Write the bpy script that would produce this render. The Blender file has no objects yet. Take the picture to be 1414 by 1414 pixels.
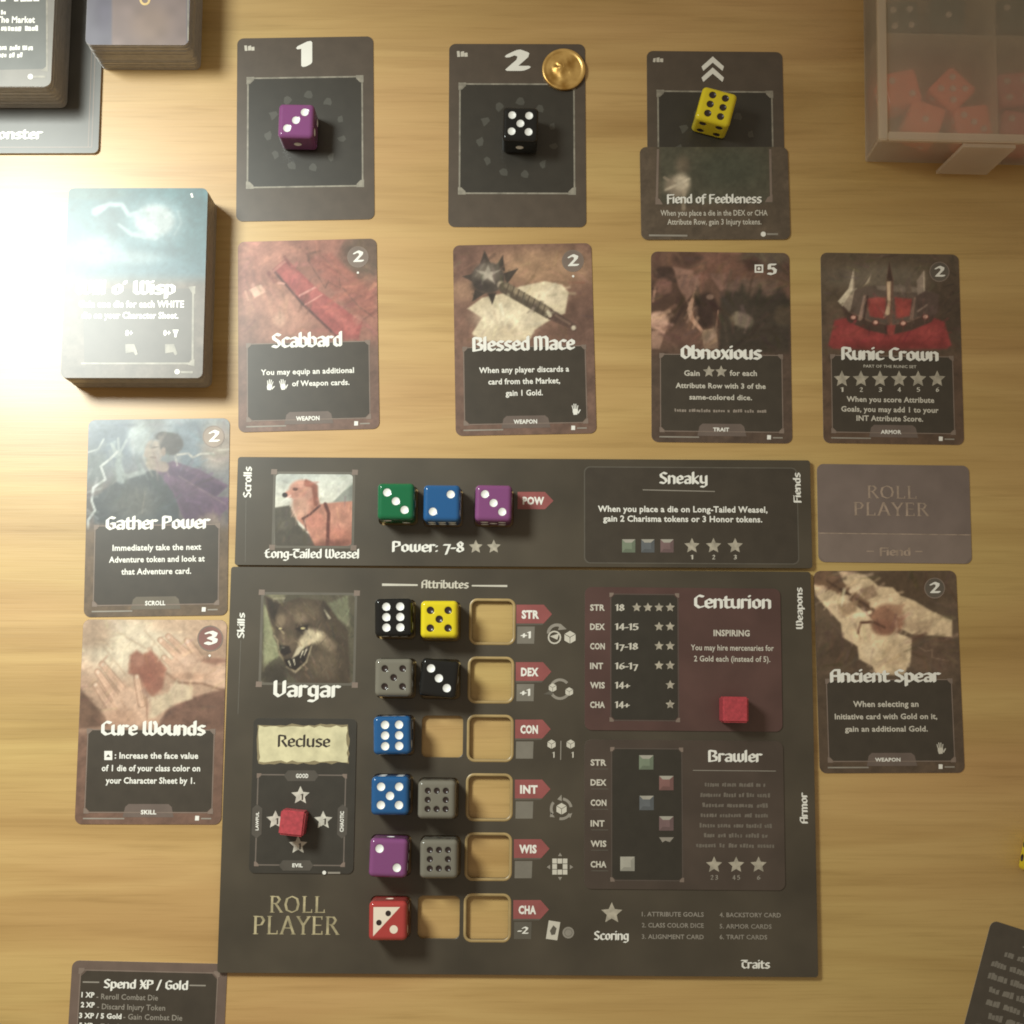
import bpy, bmesh, math, random
import numpy as np
from mathutils import Matrix, Vector

# ------------------------------------------------------------------ scene, camera, world, lamp
random.seed(7)
rng = np.random.default_rng(7)
SC = bpy.context.scene
COL = SC.collection
MM = 0.001
FOC, TILT, PAN, CAMH = 1918.8, -0.1284, 0.0057, 611.93      # phone lens in pixels of a 1414 px frame, mm above the table
ca, sa, cb, sb = math.cos(TILT), math.sin(TILT), math.cos(PAN), math.sin(PAN)
RX = np.array([[1, 0, 0], [0, ca, -sa], [0, sa, ca]])
RY = np.array([[cb, 0, sb], [0, 1, 0], [-sb, 0, cb]])
W2C = RX @ RY
cam_d = bpy.data.cameras.new('camera')
cam_d.sensor_fit = 'HORIZONTAL'; cam_d.sensor_width = 36.0
cam_d.lens = FOC / 1414.0 * 36.0
cam_d.clip_start = 0.01; cam_d.clip_end = 20.0
cam = bpy.data.objects.new('camera', cam_d); COL.objects.link(cam)
M4 = Matrix([list(r) + [0] for r in W2C.T] + [[0, 0, 0, 1]])
M4.translation = Vector((0, 0, CAMH * MM))
cam.matrix_world = M4
SC.camera = cam

world = bpy.data.worlds.new('World'); SC.world = world; world.use_nodes = True
bg = world.node_tree.nodes['Background']
bg.inputs['Color'].default_value = (1.0, 0.83, 0.60, 1)      # warm room light bouncing all round
bg.inputs['Strength'].default_value = 0.30

def spot_lamp(name, loc, target, power, color, size, cone=150, blend=.8):
    l = bpy.data.lights.new(name, 'SPOT'); l.energy = power; l.color = color
    l.shadow_soft_size = size; l.spot_size = math.radians(cone); l.spot_blend = blend
    o = bpy.data.objects.new(name, l); COL.objects.link(o)
    o.location = Vector(loc) * MM
    o.rotation_euler = (Vector(target) - Vector(loc)).to_track_quat('-Z', 'Y').to_euler()
    return o
# the desk lamp beside the table edge (its glare is the white patch)
spot_lamp('desk_lamp', (-388, 330, 500), (-190, 50, 0), 22.6, (0.93, 0.99, 0.925), 0.090, 80, 1.0)
SC.view_settings.view_transform = 'Standard'
SC.view_settings.look = 'None'
SC.view_settings.exposure = 0.0
SC.view_settings.gamma = 1.0
SC.cycles.use_denoising = True
SC.cycles.max_bounces = 8
SC.cycles.filter_width = 1.85                                    # a soft phone picture
SC.cycles.transparent_max_bounces = 16
SC.cycles.caustics_reflective = False
SC.cycles.caustics_refractive = False
SC.render.film_transparent = False

# ------------------------------------------------------------------ measuring
def at(px, py, z=0.0):
    """a point of the 1414 px photograph -> mm on the horizontal plane z"""
    px = np.asarray(px, float); py = np.asarray(py, float)
    d = np.stack([(px - 707) / FOC, -(py - 707) / FOC, -np.ones_like(px)], -1) @ W2C
    t = (z - CAMH) / d[..., 2]
    return np.stack([d[..., 0] * t, d[..., 1] * t], -1)
def project(P):
    """mm points (N,3) -> photograph pixels"""
    c = (P - np.array([0, 0, CAMH])) @ W2C.T
    return np.stack([707 + FOC * c[:, 0] / -c[:, 2], 707 - FOC * c[:, 1] / -c[:, 2]], 1)
def lin(c):
    c = np.asarray(c, float) / 255.0
    return np.where(c <= .04045, c / 12.92, ((c + .055) / 1.055) ** 2.4)

# ------------------------------------------------------------------ materials
MATS = {}
def new_mat(name):
    m = bpy.data.materials.new(name); m.use_nodes = True
    return m, m.node_tree, m.node_tree.nodes['Principled BSDF']
def ink(name, rgb, rough=.37, spec=.5, metal=0.0, mottle=.10, scale=140.0):
    """printed or painted colour with a slight uneven tone"""
    if name in MATS: return MATS[name]
    m, nt, b = new_mat(name)
    tc = nt.nodes.new('ShaderNodeTexCoord'); nz = nt.nodes.new('ShaderNodeTexNoise')
    nz.inputs['Scale'].default_value = scale; nz.inputs['Detail'].default_value = 3
    nt.links.new(tc.outputs['Object'], nz.inputs['Vector'])
    mr = nt.nodes.new('ShaderNodeMapRange')
    mr.inputs[1].default_value = .3; mr.inputs[2].default_value = .7
    mr.inputs[3].default_value = 1 - mottle; mr.inputs[4].default_value = 1 + mottle
    nt.links.new(nz.outputs['Fac'], mr.inputs[0])
    mx = nt.nodes.new('ShaderNodeMix'); mx.data_type = 'RGBA'; mx.blend_type = 'MULTIPLY'
    mx.inputs['Factor'].default_value = 1
    mx.inputs[6].default_value = (*rgb, 1)
    nt.links.new(mr.outputs[0], mx.inputs[7])
    nt.links.new(mx.outputs[2], b.inputs['Base Color'])
    b.inputs['Roughness'].default_value = rough
    b.inputs['Specular IOR Level'].default_value = spec
    b.inputs['Metallic'].default_value = metal
    b.inputs['Coat Weight'].default_value = .35; b.inputs['Coat Roughness'].default_value = .33
    MATS[name] = m
    return m
def painted(name, rough=.37):
    if name in MATS: return MATS[name]
    m, nt, b = new_mat(name)
    a = nt.nodes.new('ShaderNodeVertexColor'); a.layer_name = 'paint'
    nt.links.new(a.outputs['Color'], b.inputs['Base Color'])
    b.inputs['Roughness'].default_value = rough
    b.inputs['Coat Weight'].default_value = .35; b.inputs['Coat Roughness'].default_value = .33
    MATS[name] = m
    return m
def painted_matte(name):
    m = painted(name, .40); b = m.node_tree.nodes['Principled BSDF']; b.inputs['Coat Weight'].default_value = .34
    return m
def plastic(name, rgb, trans=0.0, rough=.12):
    if name in MATS: return MATS[name]
    m, nt, b = new_mat(name)
    b.inputs['Base Color'].default_value = (*rgb, 1)
    b.inputs['Roughness'].default_value = rough
    b.inputs['Transmission Weight'].default_value = trans
    b.inputs['IOR'].default_value = 1.49
    nz = nt.nodes.new('ShaderNodeTexNoise'); nz.inputs['Scale'].default_value = 900
    tc = nt.nodes.new('ShaderNodeTexCoord'); nt.links.new(tc.outputs['Object'], nz.inputs['Vector'])
    mr = nt.nodes.new('ShaderNodeMapRange'); mr.inputs[3].default_value = rough * .7; mr.inputs[4].default_value = rough * 1.6
    nt.links.new(nz.outputs['Fac'], mr.inputs[0]); nt.links.new(mr.outputs[0], b.inputs['Roughness'])
    MATS[name] = m
    return m
def wood_material():
    m, nt, b = new_mat('oak_veneer')
    N = nt.nodes.new; L = nt.links.new
    tc = N('ShaderNodeTexCoord')
    def noise(sx, sy, scale, detail, dist=0.0, rough=.5, off=0.0):
        mp = N('ShaderNodeMapping'); mp.inputs['Scale'].default_value = (sx, sy, 1); mp.inputs['Location'].default_value = (off, off * .7, 0)
        L(tc.outputs['Object'], mp.inputs['Vector'])
        n = N('ShaderNodeTexNoise'); n.inputs['Scale'].default_value = scale; n.inputs['Detail'].default_value = detail
        n.inputs['Distortion'].default_value = dist; n.inputs['Roughness'].default_value = rough
        L(mp.outputs[0], n.inputs['Vector']); return n.outputs['Fac']
    bands = noise(1.6, 16, 2.6, 3, .6, .5, 3.1)      # broad growth bands running left to right
    streak = noise(2.4, 46, 3.0, 3, .8, .55, 9.7)
    pores = noise(14, 700, 2.0, 2, 0, .6, 1.3)
    fine = noise(7, 190, 2.2, 3, .5, .6, 7.7)
    tint = noise(1.0, 3.0, 4.0, 2, .3, .5, 5.0)
    def ramp(fac, stops):
        r = N('ShaderNodeValToRGB'); e = r.color_ramp.elements
        e[0].position, e[0].color = stops[0][0], (*stops[0][1], 1)
        e[1].position, e[1].color = stops[-1][0], (*stops[-1][1], 1)
        for p, c in stops[1:-1]:
            q = e.new(p); q.color = (*c, 1)
        L(fac, r.inputs[0]); return r.outputs[0]
    c1 = ramp(bands, [(.30, (.425, .262, .086)), (.47, (.515, .334, .122)), (.58, (.565, .380, .145)), (.75, (.475, .300, .104))])
    c2 = ramp(streak, [(.30, (.82, .79, .73)), (.46, (.97, .965, .95)), (.55, (1, 1, 1)), (.72, (1.05, 1.05, 1.06))])
    c3 = ramp(pores, [(.25, (.86, .84, .80)), (.45, (1, 1, 1))])
    c5 = ramp(fine, [(.30, (.84, .82, .77)), (.44, (.98, .975, .965)), (.6, (1, 1, 1)), (.72, (1.04, 1.04, 1.04))])
    c4 = ramp(tint, [(.35, (1.0, .93, .95)), (.65, (.97, 1.0, .90))])
    def mul(a, bb, f=1.0):
        x = N('ShaderNodeMix'); x.data_type = 'RGBA'; x.blend_type = 'MULTIPLY'; x.inputs['Factor'].default_value = f
        L(a, x.inputs[6]); L(bb, x.inputs[7]); return x.outputs[2]
    L(mul(mul(mul(mul(c1, c2, .5), c3, .8), c4), c5, .7), b.inputs['Base Color'])
    b.inputs['Roughness'].default_value = .46
    b.inputs['Coat Weight'].default_value = .55; b.inputs['Coat Roughness'].default_value = .27
    b.inputs['Specular IOR Level'].default_value = .6
    rr = N('ShaderNodeMapRange'); rr.inputs[3].default_value = .22; rr.inputs[4].default_value = .34; L(fine, rr.inputs[0]); L(rr.outputs[0], b.inputs['Coat Roughness'])
    bp = N('ShaderNodeBump'); bp.inputs['Strength'].default_value = .08; bp.inputs['Distance'].default_value = .0004
    L(pores, bp.inputs['Height']); L(bp.outputs[0], b.inputs['Normal'])
    return m
# palette (base colours of the things themselves)
CARD_BROWN = ink('card_border_print', (.150, .104, .084))
CARD_GREY = ink('initiative_card_print', (.086, .064, .047))
PANEL = ink('text_panel_print', (.052, .041, .030))
PANEL_DARK = ink('picture_panel_print', (.034, .029, .022))
FRAME = ink('frame_line_print', (.22, .165, .135))
FRAME_LIGHT = ink('light_frame_line_print', (.27, .245, .20), mottle=.3, scale=300)
WHITE = ink('white_print', (.86, .84, .78), mottle=.03)
CREAM = ink('cream_print', (.62, .58, .50), mottle=.05)
DIM = ink('dim_print', (.30, .27, .23))
FAINT = ink('faint_print', (.115, .102, .082))
BADGE = ink('badge_print', (.20, .15, .125))
STARP = ink('star_print', (.42, .375, .30), mottle=.25, scale=420)
EDGE = ink('cut_card_edge', (.46, .40, .33))
BOARD = ink('board_print', (.066, .053, .037), mottle=.26, scale=26)
BOARDB = ink('board_print_darker', (.050, .046, .036), mottle=.30, scale=26)
KRAFT = ink('cut_cardboard', (.115, .095, .070))
REDTAG = ink('red_tag_print', (.30, .085, .082))
BOXTAG = ink('grey_box_print', (.20, .18, .15))
TAN = ink('tan_rim_print', (.40, .28, .12), mottle=.12)
BLACKTXT = ink('dark_lettering_print', (.035, .025, .02))
PIP_W = plastic('white_pip_paint', (.86, .86, .84), rough=.35)
PIP_B = plastic('black_pip_paint', (.035, .022, .02), rough=.25)

# ------------------------------------------------------------------ object helpers
def mesh_obj(name, verts, faces, mat, parent=None, smooth=False, scale=MM):
    me = bpy.data.meshes.new(name)
    me.from_pydata([tuple(float(c) * scale for c in v) for v in verts], [], [tuple(int(i) for i in f) for f in faces])
    if smooth:
        me.polygons.foreach_set('use_smooth', [True] * len(me.polygons))
    me.update()
    if mat is not None:
        for mm_ in (mat if isinstance(mat, (list, tuple)) else [mat]): me.materials.append(mm_)
    o = bpy.data.objects.new(name, me); COL.objects.link(o)
    if parent is not None: o.parent = parent
    return o
def tag(o, label, cat, group=None):
    o['label'] = label; o['category'] = cat
    if group: o['group'] = group
    return o
def thing(name, label, cat, x=0, y=0, z=0, rot=0, group=None):
    o = bpy.data.objects.new(name, None); COL.objects.link(o)
    o.empty_display_size = .01
    o.location = (x * MM, y * MM, z * MM); o.rotation_euler = (0, 0, rot)
    return tag(o, label, cat, group)
def rrect_pts(w, h, r, seg=6, cx=0, cy=0):
    out = []
    for sx, sy, a0 in ((1, 1, 0), (-1, 1, 90), (-1, -1, 180), (1, -1, 270)):
        for k in range(seg + 1):
            a = math.radians(a0 + 90 * k / seg)
            out.append((cx + sx * (w / 2 - r) + r * math.cos(a), cy + sy * (h / 2 - r) + r * math.sin(a)))
    return out
def slab(name, pts, z0, z1, mat, parent, side_mat=None):
    n = len(pts)
    v = [(x, y, z0) for x, y in pts] + [(x, y, z1) for x, y in pts]
    f = [tuple(range(n, 2 * n)), tuple(reversed(range(n)))]
    f += [(i, (i + 1) % n, n + (i + 1) % n, n + i) for i in range(n)]
    o = mesh_obj(name, v, f, [mat, side_mat] if side_mat else mat, parent)
    if side_mat:
        for p in list(o.data.polygons)[1:]: p.material_index = 1
    return o

# ------------------------------------------------------------------ lettering
NIB = {
'a': (3.9, '.7,4.5 2,5 3.1,4.3 3.1,.4;3.1,2.9 1.2,2.6 .6,1.5 1.2,.4 2.2,.5 3.1,1.3'),
'b': (3.8, '.6,7.2 .6,.6;.6,4.2 2,5 3.1,4 3.1,1.2 2,.3 .6,.8'),
'c': (3.4, '3,4.5 1.8,5 .7,4 .7,1.2 1.8,.3 3,.8'),
'd': (3.9, '3.1,7.2 3.1,.4;3.1,4.4 1.8,5 .7,4 .7,1.2 1.8,.3 3.1,.9'),
'e': (3.6, '.8,2.4 3,3 3,4.2 1.9,5 .7,4 .7,1.2 1.9,.3 3,.9'),
'f': (2.8, '2.8,6.8 1.8,7.2 1,6.4 1,-.6;.1,4.7 2.5,4.7'),
'g': (3.9, '3.1,4.9 3.1,-.8 2,-1.8 .6,-1.5;3.1,4.4 1.8,5 .7,4 .7,1.5 1.8,.6 3.1,1.4'),
'h': (3.9, '.6,7.2 .6,.3;.6,4 2,5 3.1,4.2 3.1,.3'),
'i': (1.5, '.6,5 .6,.3;.6,6.7 .6,7'),
'k': (3.7, '.6,7.2 .6,.3;2.9,4.9 .8,2.7 3,.3'),
'l': (1.6, '.6,7.2 .6,.3'),
'm': (5.4, '.6,5 .6,.3;.6,4.2 1.7,5 2.6,4.3 2.6,.3;2.6,4.2 3.7,5 4.6,4.3 4.6,.3'),
'n': (3.9, '.6,5 .6,.3;.6,4 2,5 3.1,4.2 3.1,.3'),
'o': (3.9, '1.9,5 .7,4 .7,1.3 1.9,.3 3.1,1.3 3.1,4 1.9,5'),
'p': (3.8, '.6,5 .6,-1.9;.6,4.2 2,5 3.1,4 3.1,1.2 2,.3 .6,.9'),
'r': (2.9, '.6,5 .6,.3;.6,4 1.6,5 2.6,4.6'),
's': (3.4, '2.9,4.6 1.6,5 .7,4.2 1,3.1 2.6,2.2 2.9,1.2 2,.3 .6,.7'),
't': (2.9, '1,6.4 1,1 1.8,.3 2.6,.6;.1,4.7 2.5,4.7'),
'u': (3.9, '.6,5 .6,1.2 1.6,.3 3.1,1.2;3.1,5 3.1,.3'),
'v': (3.7, '.6,5 .7,2 1.8,.3 3,2 3,5'),
'w': (5.4, '.6,5 .6,1.2 1.5,.3 2.6,1.2 2.6,5;2.6,1.2 3.6,.3 4.6,1.2 4.6,5'),
'x': (3.6, '.6,5 3,.3;3,5 .6,.3'),
'y': (3.9, '.6,5 .6,1.5 1.6,.6 3.1,1.4;3.1,5 3.1,-.8 2,-1.8 .7,-1.5'),
'S': (4.1, '3.4,6.3 2,7 .8,6 1,4.6 3,3 3.4,1.5 2.3,.3 .6,.9'),
'B': (4.6, '.6,7 .6,.3;.9,7 3.2,6.6 3.6,5 2.3,3.9 3.9,2.8 3.7,.9 1,.3'),
'M': (6.0, '.4,6.8 .4,.3;.4,6.6 2,7 2.6,6 2.6,.3;2.6,6.4 4.4,7 5.2,6 5.2,.3'),
'O': (4.4, '2.2,7 .8,5.5 .8,1.7 2.2,.3 3.6,1.7 3.6,5.5 2.2,7'),
'R': (4.4, '.6,7 .6,.3;.8,7 3.2,6.6 3.5,4.8 2,3.8 3,2 4,.3'),
'C': (4.2, '3.7,6.4 2.2,7 .8,5.5 .8,1.7 2.2,.3 3.7,.9'),
'G': (4.4, '3.7,6.4 2.2,7 .8,5.5 .8,1.7 2.2,.3 3.7,1 3.7,3.4 2.5,3.5'),
'P': (4.1, '.6,7 .6,.3;.8,7 3.2,6.6 3.4,4.4 1.0,3.3'),
'W': (6.0, '.7,7 .7,1.5 1.8,.3 3,1.5;3,7 3,1.2 4.2,.3 5.3,1.5 5.3,5.5 4.6,7'),
'A': (4.4, '.7,.3 .7,5.5 1.8,7 3.6,7;3.6,7 3.6,.3;.7,3.6 3.6,3.6'),
'V': (4.4, '.7,7 .7,1.5 1.9,.3 3.6,1.8 3.6,7'),
'L': (4.0, '2.4,7 1,6 1,1.4 2.2,.3 3.6,.9;.2,4.1 2.8,4.7'),
'T': (4.0, '3.6,5.4 2,6 .8,4.8 .8,1.7 2.2,.3 3.6,.9;.2,6.9 3.8,6.9'),
'F': (3.8, '.8,7 .8,-.2;.8,6.7 3.5,6.9;.8,3.9 3,3.9'),
'D': (4.4, '.6,7 .6,.3;.6,7 3,6.5 3.7,4 3,1 .6,.3'),
'X': (4.2, '.6,7 3.6,.3;3.6,7 .6,.3;.8,3.6 3.4,3.6'),
'1': (2.6, '.4,6.2 1.5,7 1.5,.3'),
'2': (4.0, '.6,5.8 1.8,7 3.2,6 3,4.5 .7,.5 3.5,.5'),
'3': (3.8, '.6,6.4 1.8,7 3.1,6 2.8,4.4 1.4,3.8 3.2,2.6 3,1 1.8,.3 .5,.9'),
'4': (4.0, '2.6,.2 2.6,7 .4,2.2 3.6,2.2'),
'5': (3.9, '3.2,6.8 .9,6.8 .8,4 2.2,4.4 3.3,3 3,1 1.8,.3 .5,.8'),
'6': (3.9, '3,6.8 1.4,5.4 .7,3 .8,1.2 1.9,.3 3.2,1.4 3,3.3 1.8,3.8 .8,2.8'),
'7': (3.6, '.5,5 3,5 1.4,-1.4'),
'8': (3.8, '1.8,7 .8,5.8 1.2,4.3 3,2.6 3.1,1.2 1.8,.3 .6,1.2 .8,2.6 2.6,4.2 2.9,5.8 1.8,7'),
'-': (2.4, '.3,2.7 1.9,2.7'), ':': (1.6, '.6,.6 .6,.8;.6,3.8 .6,4'), '/': (2.8, '.2,-.6 2.2,7.4'),
"'": (1.4, '.6,7 .5,5.8'), ' ': (2.0, ''), '+': (4.2, '.3,2.9 3.5,2.9;1.9,4.7 1.9,1.1'),
}
ROMAN = {   # upright inscriptional capitals with serifs for the game's logo
'R': (4.4, '.8,7 .8,0;.8,6.8 2.6,6.9 3.4,5.6 2.6,4 .9,3.8;2,3.8 4.1,0|.2,7 1.6,7;.2,0 1.6,0;3.6,0 4.6,0'),
'O': (5.6, '2.7,7 1,6 .5,3.5 1,1 2.7,0 4.4,1 4.9,3.5 4.4,6 2.7,7|'),
'L': (3.8, '.8,7 .8,0;.8,.1 3.3,.1|.2,7 1.5,7;.2,0 1,0;3.3,0 3.4,1.3'),
'P': (4.0, '.8,7 .8,0;.8,6.8 2.7,6.9 3.5,5.4 2.7,3.6 .9,3.4|.2,7 1.6,7;.2,0 1.6,0'),
'A': (4.8, '.5,0 2.4,7.1 4.4,0;1.2,2.4 3.6,2.4|0,0 1.1,0;3.7,0 5,0'),
'Y': (4.4, '.4,7 2.2,3.4 4,7;2.2,3.4 2.2,0|0,7 1.1,7;3.3,7 4.5,7;1.6,0 2.9,0'),
'E': (3.9, '.8,7 .8,0;.8,6.9 3.2,6.9;.8,3.6 2.8,3.6;.8,.1 3.3,.1|.2,7 1,7;3.2,6.9 3.3,5.9;3.3,0 3.4,1.2;.2,0 1,0'),
}
def nib_poly(hl, ht, ang, n=8):
    a = math.radians(ang); c, s = math.cos(a), math.sin(a)
    P = []
    for k in range(n):
        t = 2 * math.pi * (k + .5) / n
        x = max(-1, min(1, 1.25 * math.cos(t))) * hl; y = max(-1, min(1, 1.25 * math.sin(t))) * ht
        P.append((x * c - y * s, x * s + y * c))
    return P
def hull(pts):
    pts = sorted(set((round(x, 5), round(y, 5)) for x, y in pts))
    def half(it):
        h = []
        for p in it:
            while len(h) > 1 and (h[-1][0]-h[-2][0])*(p[1]-h[-2][1]) - (h[-1][1]-h[-2][1])*(p[0]-h[-2][0]) <= 0: h.pop()
            h.append(p)
        return h
    lo, up = half(pts), half(reversed(pts))
    return lo[:-1] + up[:-1]
def strokes_of(s): return [[tuple(float(q) for q in p.split(',')) for p in st.split()] for st in s.split(';') if st.strip()]
def nib_text(text, bold=1.0):
    """polygons [(pts, level)] in units where capitals are 7 high; returns polygons, width"""
    nib = nib_poly(.66 * bold, .30 * bold, 38)
    x = 0; out = []
    for ch in text:
        adv, s = NIB.get(ch, NIB['-'])
        lv = 0
        for st in strokes_of(s):
            for p, q in zip(st[:-1], st[1:]):
                out.append((hull([(p[0]+a+x, p[1]+b) for a, b in nib] + [(q[0]+a+x, q[1]+b) for a, b in nib]), lv)); lv += 1
        x += adv
    return out, x - .4
def roman_text(text):
    thick = nib_poly(.40, .17, 8); thin = nib_poly(.16, .12, 0)
    x = 0; out = []
    for ch in text:
        adv, s = ROMAN[ch]; main, ser = s.split('|'); lv = 0
        for nb, grp in ((thick, main), (thin, ser)):
            for st in strokes_of(grp):
                for p, q in zip(st[:-1], st[1:]):
                    out.append((hull([(p[0]+a+x, p[1]+b) for a, b in nb] + [(q[0]+a+x, q[1]+b) for a, b in nb]), lv)); lv += 1
        x += adv + .5
    return out, x - .5
SANS = {}
def sans_text(text, bold=.012):
    key = (text, bold)
    if key in SANS: return SANS[key]
    cu = bpy.data.curves.new('lettering', 'FONT'); cu.body = text; cu.size = 1; cu.resolution_u = 2
    cu.offset = bold; cu.space_character = 1.0 + bold * 1.5
    o = bpy.data.objects.new('lettering', cu); COL.objects.link(o)
    dg = bpy.context.evaluated_depsgraph_get()
    me = bpy.data.meshes.new_from_object(o.evaluated_get(dg))
    v = np.zeros(len(me.vertices) * 3); me.vertices.foreach_get('co', v); v = v.reshape(-1, 3)[:, :2]
    f = [tuple(p.vertices) for p in me.polygons]
    bpy.data.objects.remove(o); bpy.data.curves.remove(cu); bpy.data.meshes.remove(me)
    SANS[key] = (v, f)
    return v, f

# ------------------------------------------------------------------ a flat printed thing
LAYER = 0.02
class Sheet:
    def __init__(self, root, x, y, rot, ztop):
        self.root, self.x, self.y, self.rot, self.z = root, x, y, rot, ztop     # ztop: world height of the printed face, mm
        self.z0 = root.location[2] / MM
        self.zoom = (0, 0, 1)
    def view(self, ox, oy, s): self.zoom = (ox, oy, s); return self
    def loc(self, u, v):
        ox, oy, s = self.zoom
        w = at(np.asarray(u, float) * s + ox, np.asarray(v, float) * s + oy, self.z) - np.array([self.x, self.y])
        c, sn = math.cos(-self.rot), math.sin(-self.rot)
        return np.stack([w[..., 0] * c - w[..., 1] * sn, w[..., 0] * sn + w[..., 1] * c], -1)
    def to_zoom(self, X, Y):
        c, sn = math.cos(self.rot), math.sin(self.rot)
        P = np.stack([X * c - Y * sn + self.x, X * sn + Y * c + self.y, np.full_like(X, self.z)], 1)
        ox, oy, s = self.zoom
        return (project(P) - np.array([ox, oy])) / s
    def lz(self, layer): return self.z - self.z0 + layer * LAYER
    def polys(self, name, plist, mat, layer, local=False):
        """list of point lists -> one flat part"""
        v, f = [], []
        for k, pts in enumerate(plist):
            p = np.asarray(pts, float) if local else self.loc(np.array([q[0] for q in pts]), np.array([q[1] for q in pts]))
            a = 0
            for i in range(len(p)):
                j = (i + 1) % len(p); a += p[i][0] * p[j][1] - p[j][0] * p[i][1]
            if a < 0: p = p[::-1]
            b = len(v); v += [(x, y, self.lz(layer) + (k % 5) * .0015) for x, y in p]; f.append(tuple(range(b, len(v))))
        return mesh_obj(name, v, f, mat, self.root)
    def text(self, name, items, mat, layer, font='nib', bold=1.0):
        """items: (string, u0, u1, baseline v, capital height) in view pixels, or (string, u base, v0, v1, height, 'up')"""
        v, f = [], []
        s = self.zoom[2]
        for it in items:
            st = it[0]
            up = len(it) > 5
            if up:
                p0 = self.loc(it[1], it[2]); p1 = self.loc(it[1], it[3]); hpt = self.loc(it[1] - it[4], it[2]); ang = math.pi / 2
            else:
                p0 = self.loc(it[1], it[3]); p1 = self.loc(it[2], it[3]); hpt = self.loc(it[1], it[3] - it[4]); ang = 0
            wd = float(np.linalg.norm(p1 - p0)); hh = float(np.linalg.norm(hpt - p0))
            ca_, sa_ = math.cos(ang), math.sin(ang)
            def put(x, y, dz): v.append((p0[0] + x * ca_ - y * sa_, p0[1] + x * sa_ + y * ca_, self.lz(layer) + dz))
            if font == 'blur':                                  # print too small and smeared to read: only word shapes
                q = random.Random(st); n = len(st); cw = wd / n
                for i, ch in enumerate(st):
                    if ch == ' ': continue
                    top = hh * (1.0 if ch in 'bdfhklt' or ch.isupper() else .78) * q.uniform(.86, 1.04); bot = hh * q.uniform(-.10, .06)
                    b = len(v); sk_ = cw * q.uniform(-.18, .18); a_, c_ = (i + q.uniform(-.04, .10)) * cw, (i + q.uniform(.70, .95)) * cw
                    for x, y in ((a_, bot), (c_, bot * .6), (c_ + sk_, top), (a_ + sk_, top * q.uniform(.86, 1))): put(x, y, (i % 2) * .002)
                    f.append((b, b + 1, b + 2, b + 3))
            elif font == 'sans':
                V, F = sans_text(st, .012 * bold)
                if not len(V): continue
                x0, x1 = V[:, 0].min(), V[:, 0].max(); b = len(v)
                for x, y in V: put((x - x0) / (x1 - x0) * wd, y / .70 * hh, 0)
                f += [tuple(i + b for i in q) for q in F]
            else:
                polys, wt = (roman_text(st) if font == 'roman' else nib_text(st, bold))
                for pts, lv in polys:
                    b = len(v)
                    for x, y in pts: put(x / wt * wd, y / 7 * hh, lv * .003)
                    f.append(tuple(range(b, len(v))))
        return mesh_obj(name, v, f, mat, self.root)
    def line(self, pts, w, closed=False):
        """polyline with width w (view px) -> quads"""
        out = []
        q = list(pts) + ([pts[0]] if closed else [])
        for a, b in zip(q[:-1], q[1:]):
            dx, dy = b[0] - a[0], b[1] - a[1]; d = math.hypot(dx, dy) or 1
            nx, ny = -dy / d * w / 2, dx / d * w / 2
            ex, ey = dx / d * w / 2, dy / d * w / 2
            out.append([(a[0] + nx - ex, a[1] + ny - ey), (b[0] + nx + ex, b[1] + ny + ey), (b[0] - nx + ex, b[1] - ny + ey), (a[0] - nx - ex, a[1] - ny - ey)])
        return out
    def paint(self, name, w, h, r, fn, layer, mat=None, cx=0, cy=0, step=.5, gain=.8, veil=.004):
        """flat printed picture: a fine sheet whose vertices carry the ink colour laid down by fn(Canvas)"""
        nx, ny = int(w / step), int(h / step)
        ys = np.linspace(-h / 2, h / 2, ny + 1); X = []; Y = []
        for y in ys:
            e = max(0, r - (h / 2 - abs(y))); ins = r - math.sqrt(max(0, r * r - e * e)) if r > 0 else 0
            X.append(np.linspace(-w / 2 + ins, w / 2 - ins, nx + 1)); Y.append(np.full(nx + 1, y))
        X = np.concatenate(X) + cx; Y = np.concatenate(Y) + cy
        cv = Canvas(self.to_zoom(X, Y)); fn(cv)
        col = np.clip((lin(np.clip(cv.c, 0, 255)) - veil) / gain, .008, .88)
        idx = np.arange((nx + 1) * (ny + 1)).reshape(ny + 1, nx + 1)
        F = np.stack([idx[:-1, :-1], idx[:-1, 1:], idx[1:, 1:], idx[1:, :-1]], -1).reshape(-1, 4)
        me = bpy.data.meshes.new(name)
        me.vertices.add(len(X)); me.loops.add(F.size); me.polygons.add(len(F))
        co = np.stack([X, Y, np.full_like(X, self.lz(layer))], 1) * MM
        me.vertices.foreach_set('co', co.ravel())
        me.loops.foreach_set('vertex_index', F.ravel().astype(np.int32))
        me.polygons.foreach_set('loop_start', np.arange(0, F.size, 4, dtype=np.int32))
        me.polygons.foreach_set('loop_total', np.full(len(F), 4, dtype=np.int32))
        me.update()
        a = me.color_attributes.new('paint', 'FLOAT_COLOR', 'POINT')
        a.data.foreach_set('color', np.concatenate([col, np.ones((len(col), 1))], 1).ravel().astype(np.float32))
        me.materials.append(mat or painted('illustration_print'))
        o = bpy.data.objects.new(name, me); COL.objects.link(o); o.parent = self.root
        return o
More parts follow.
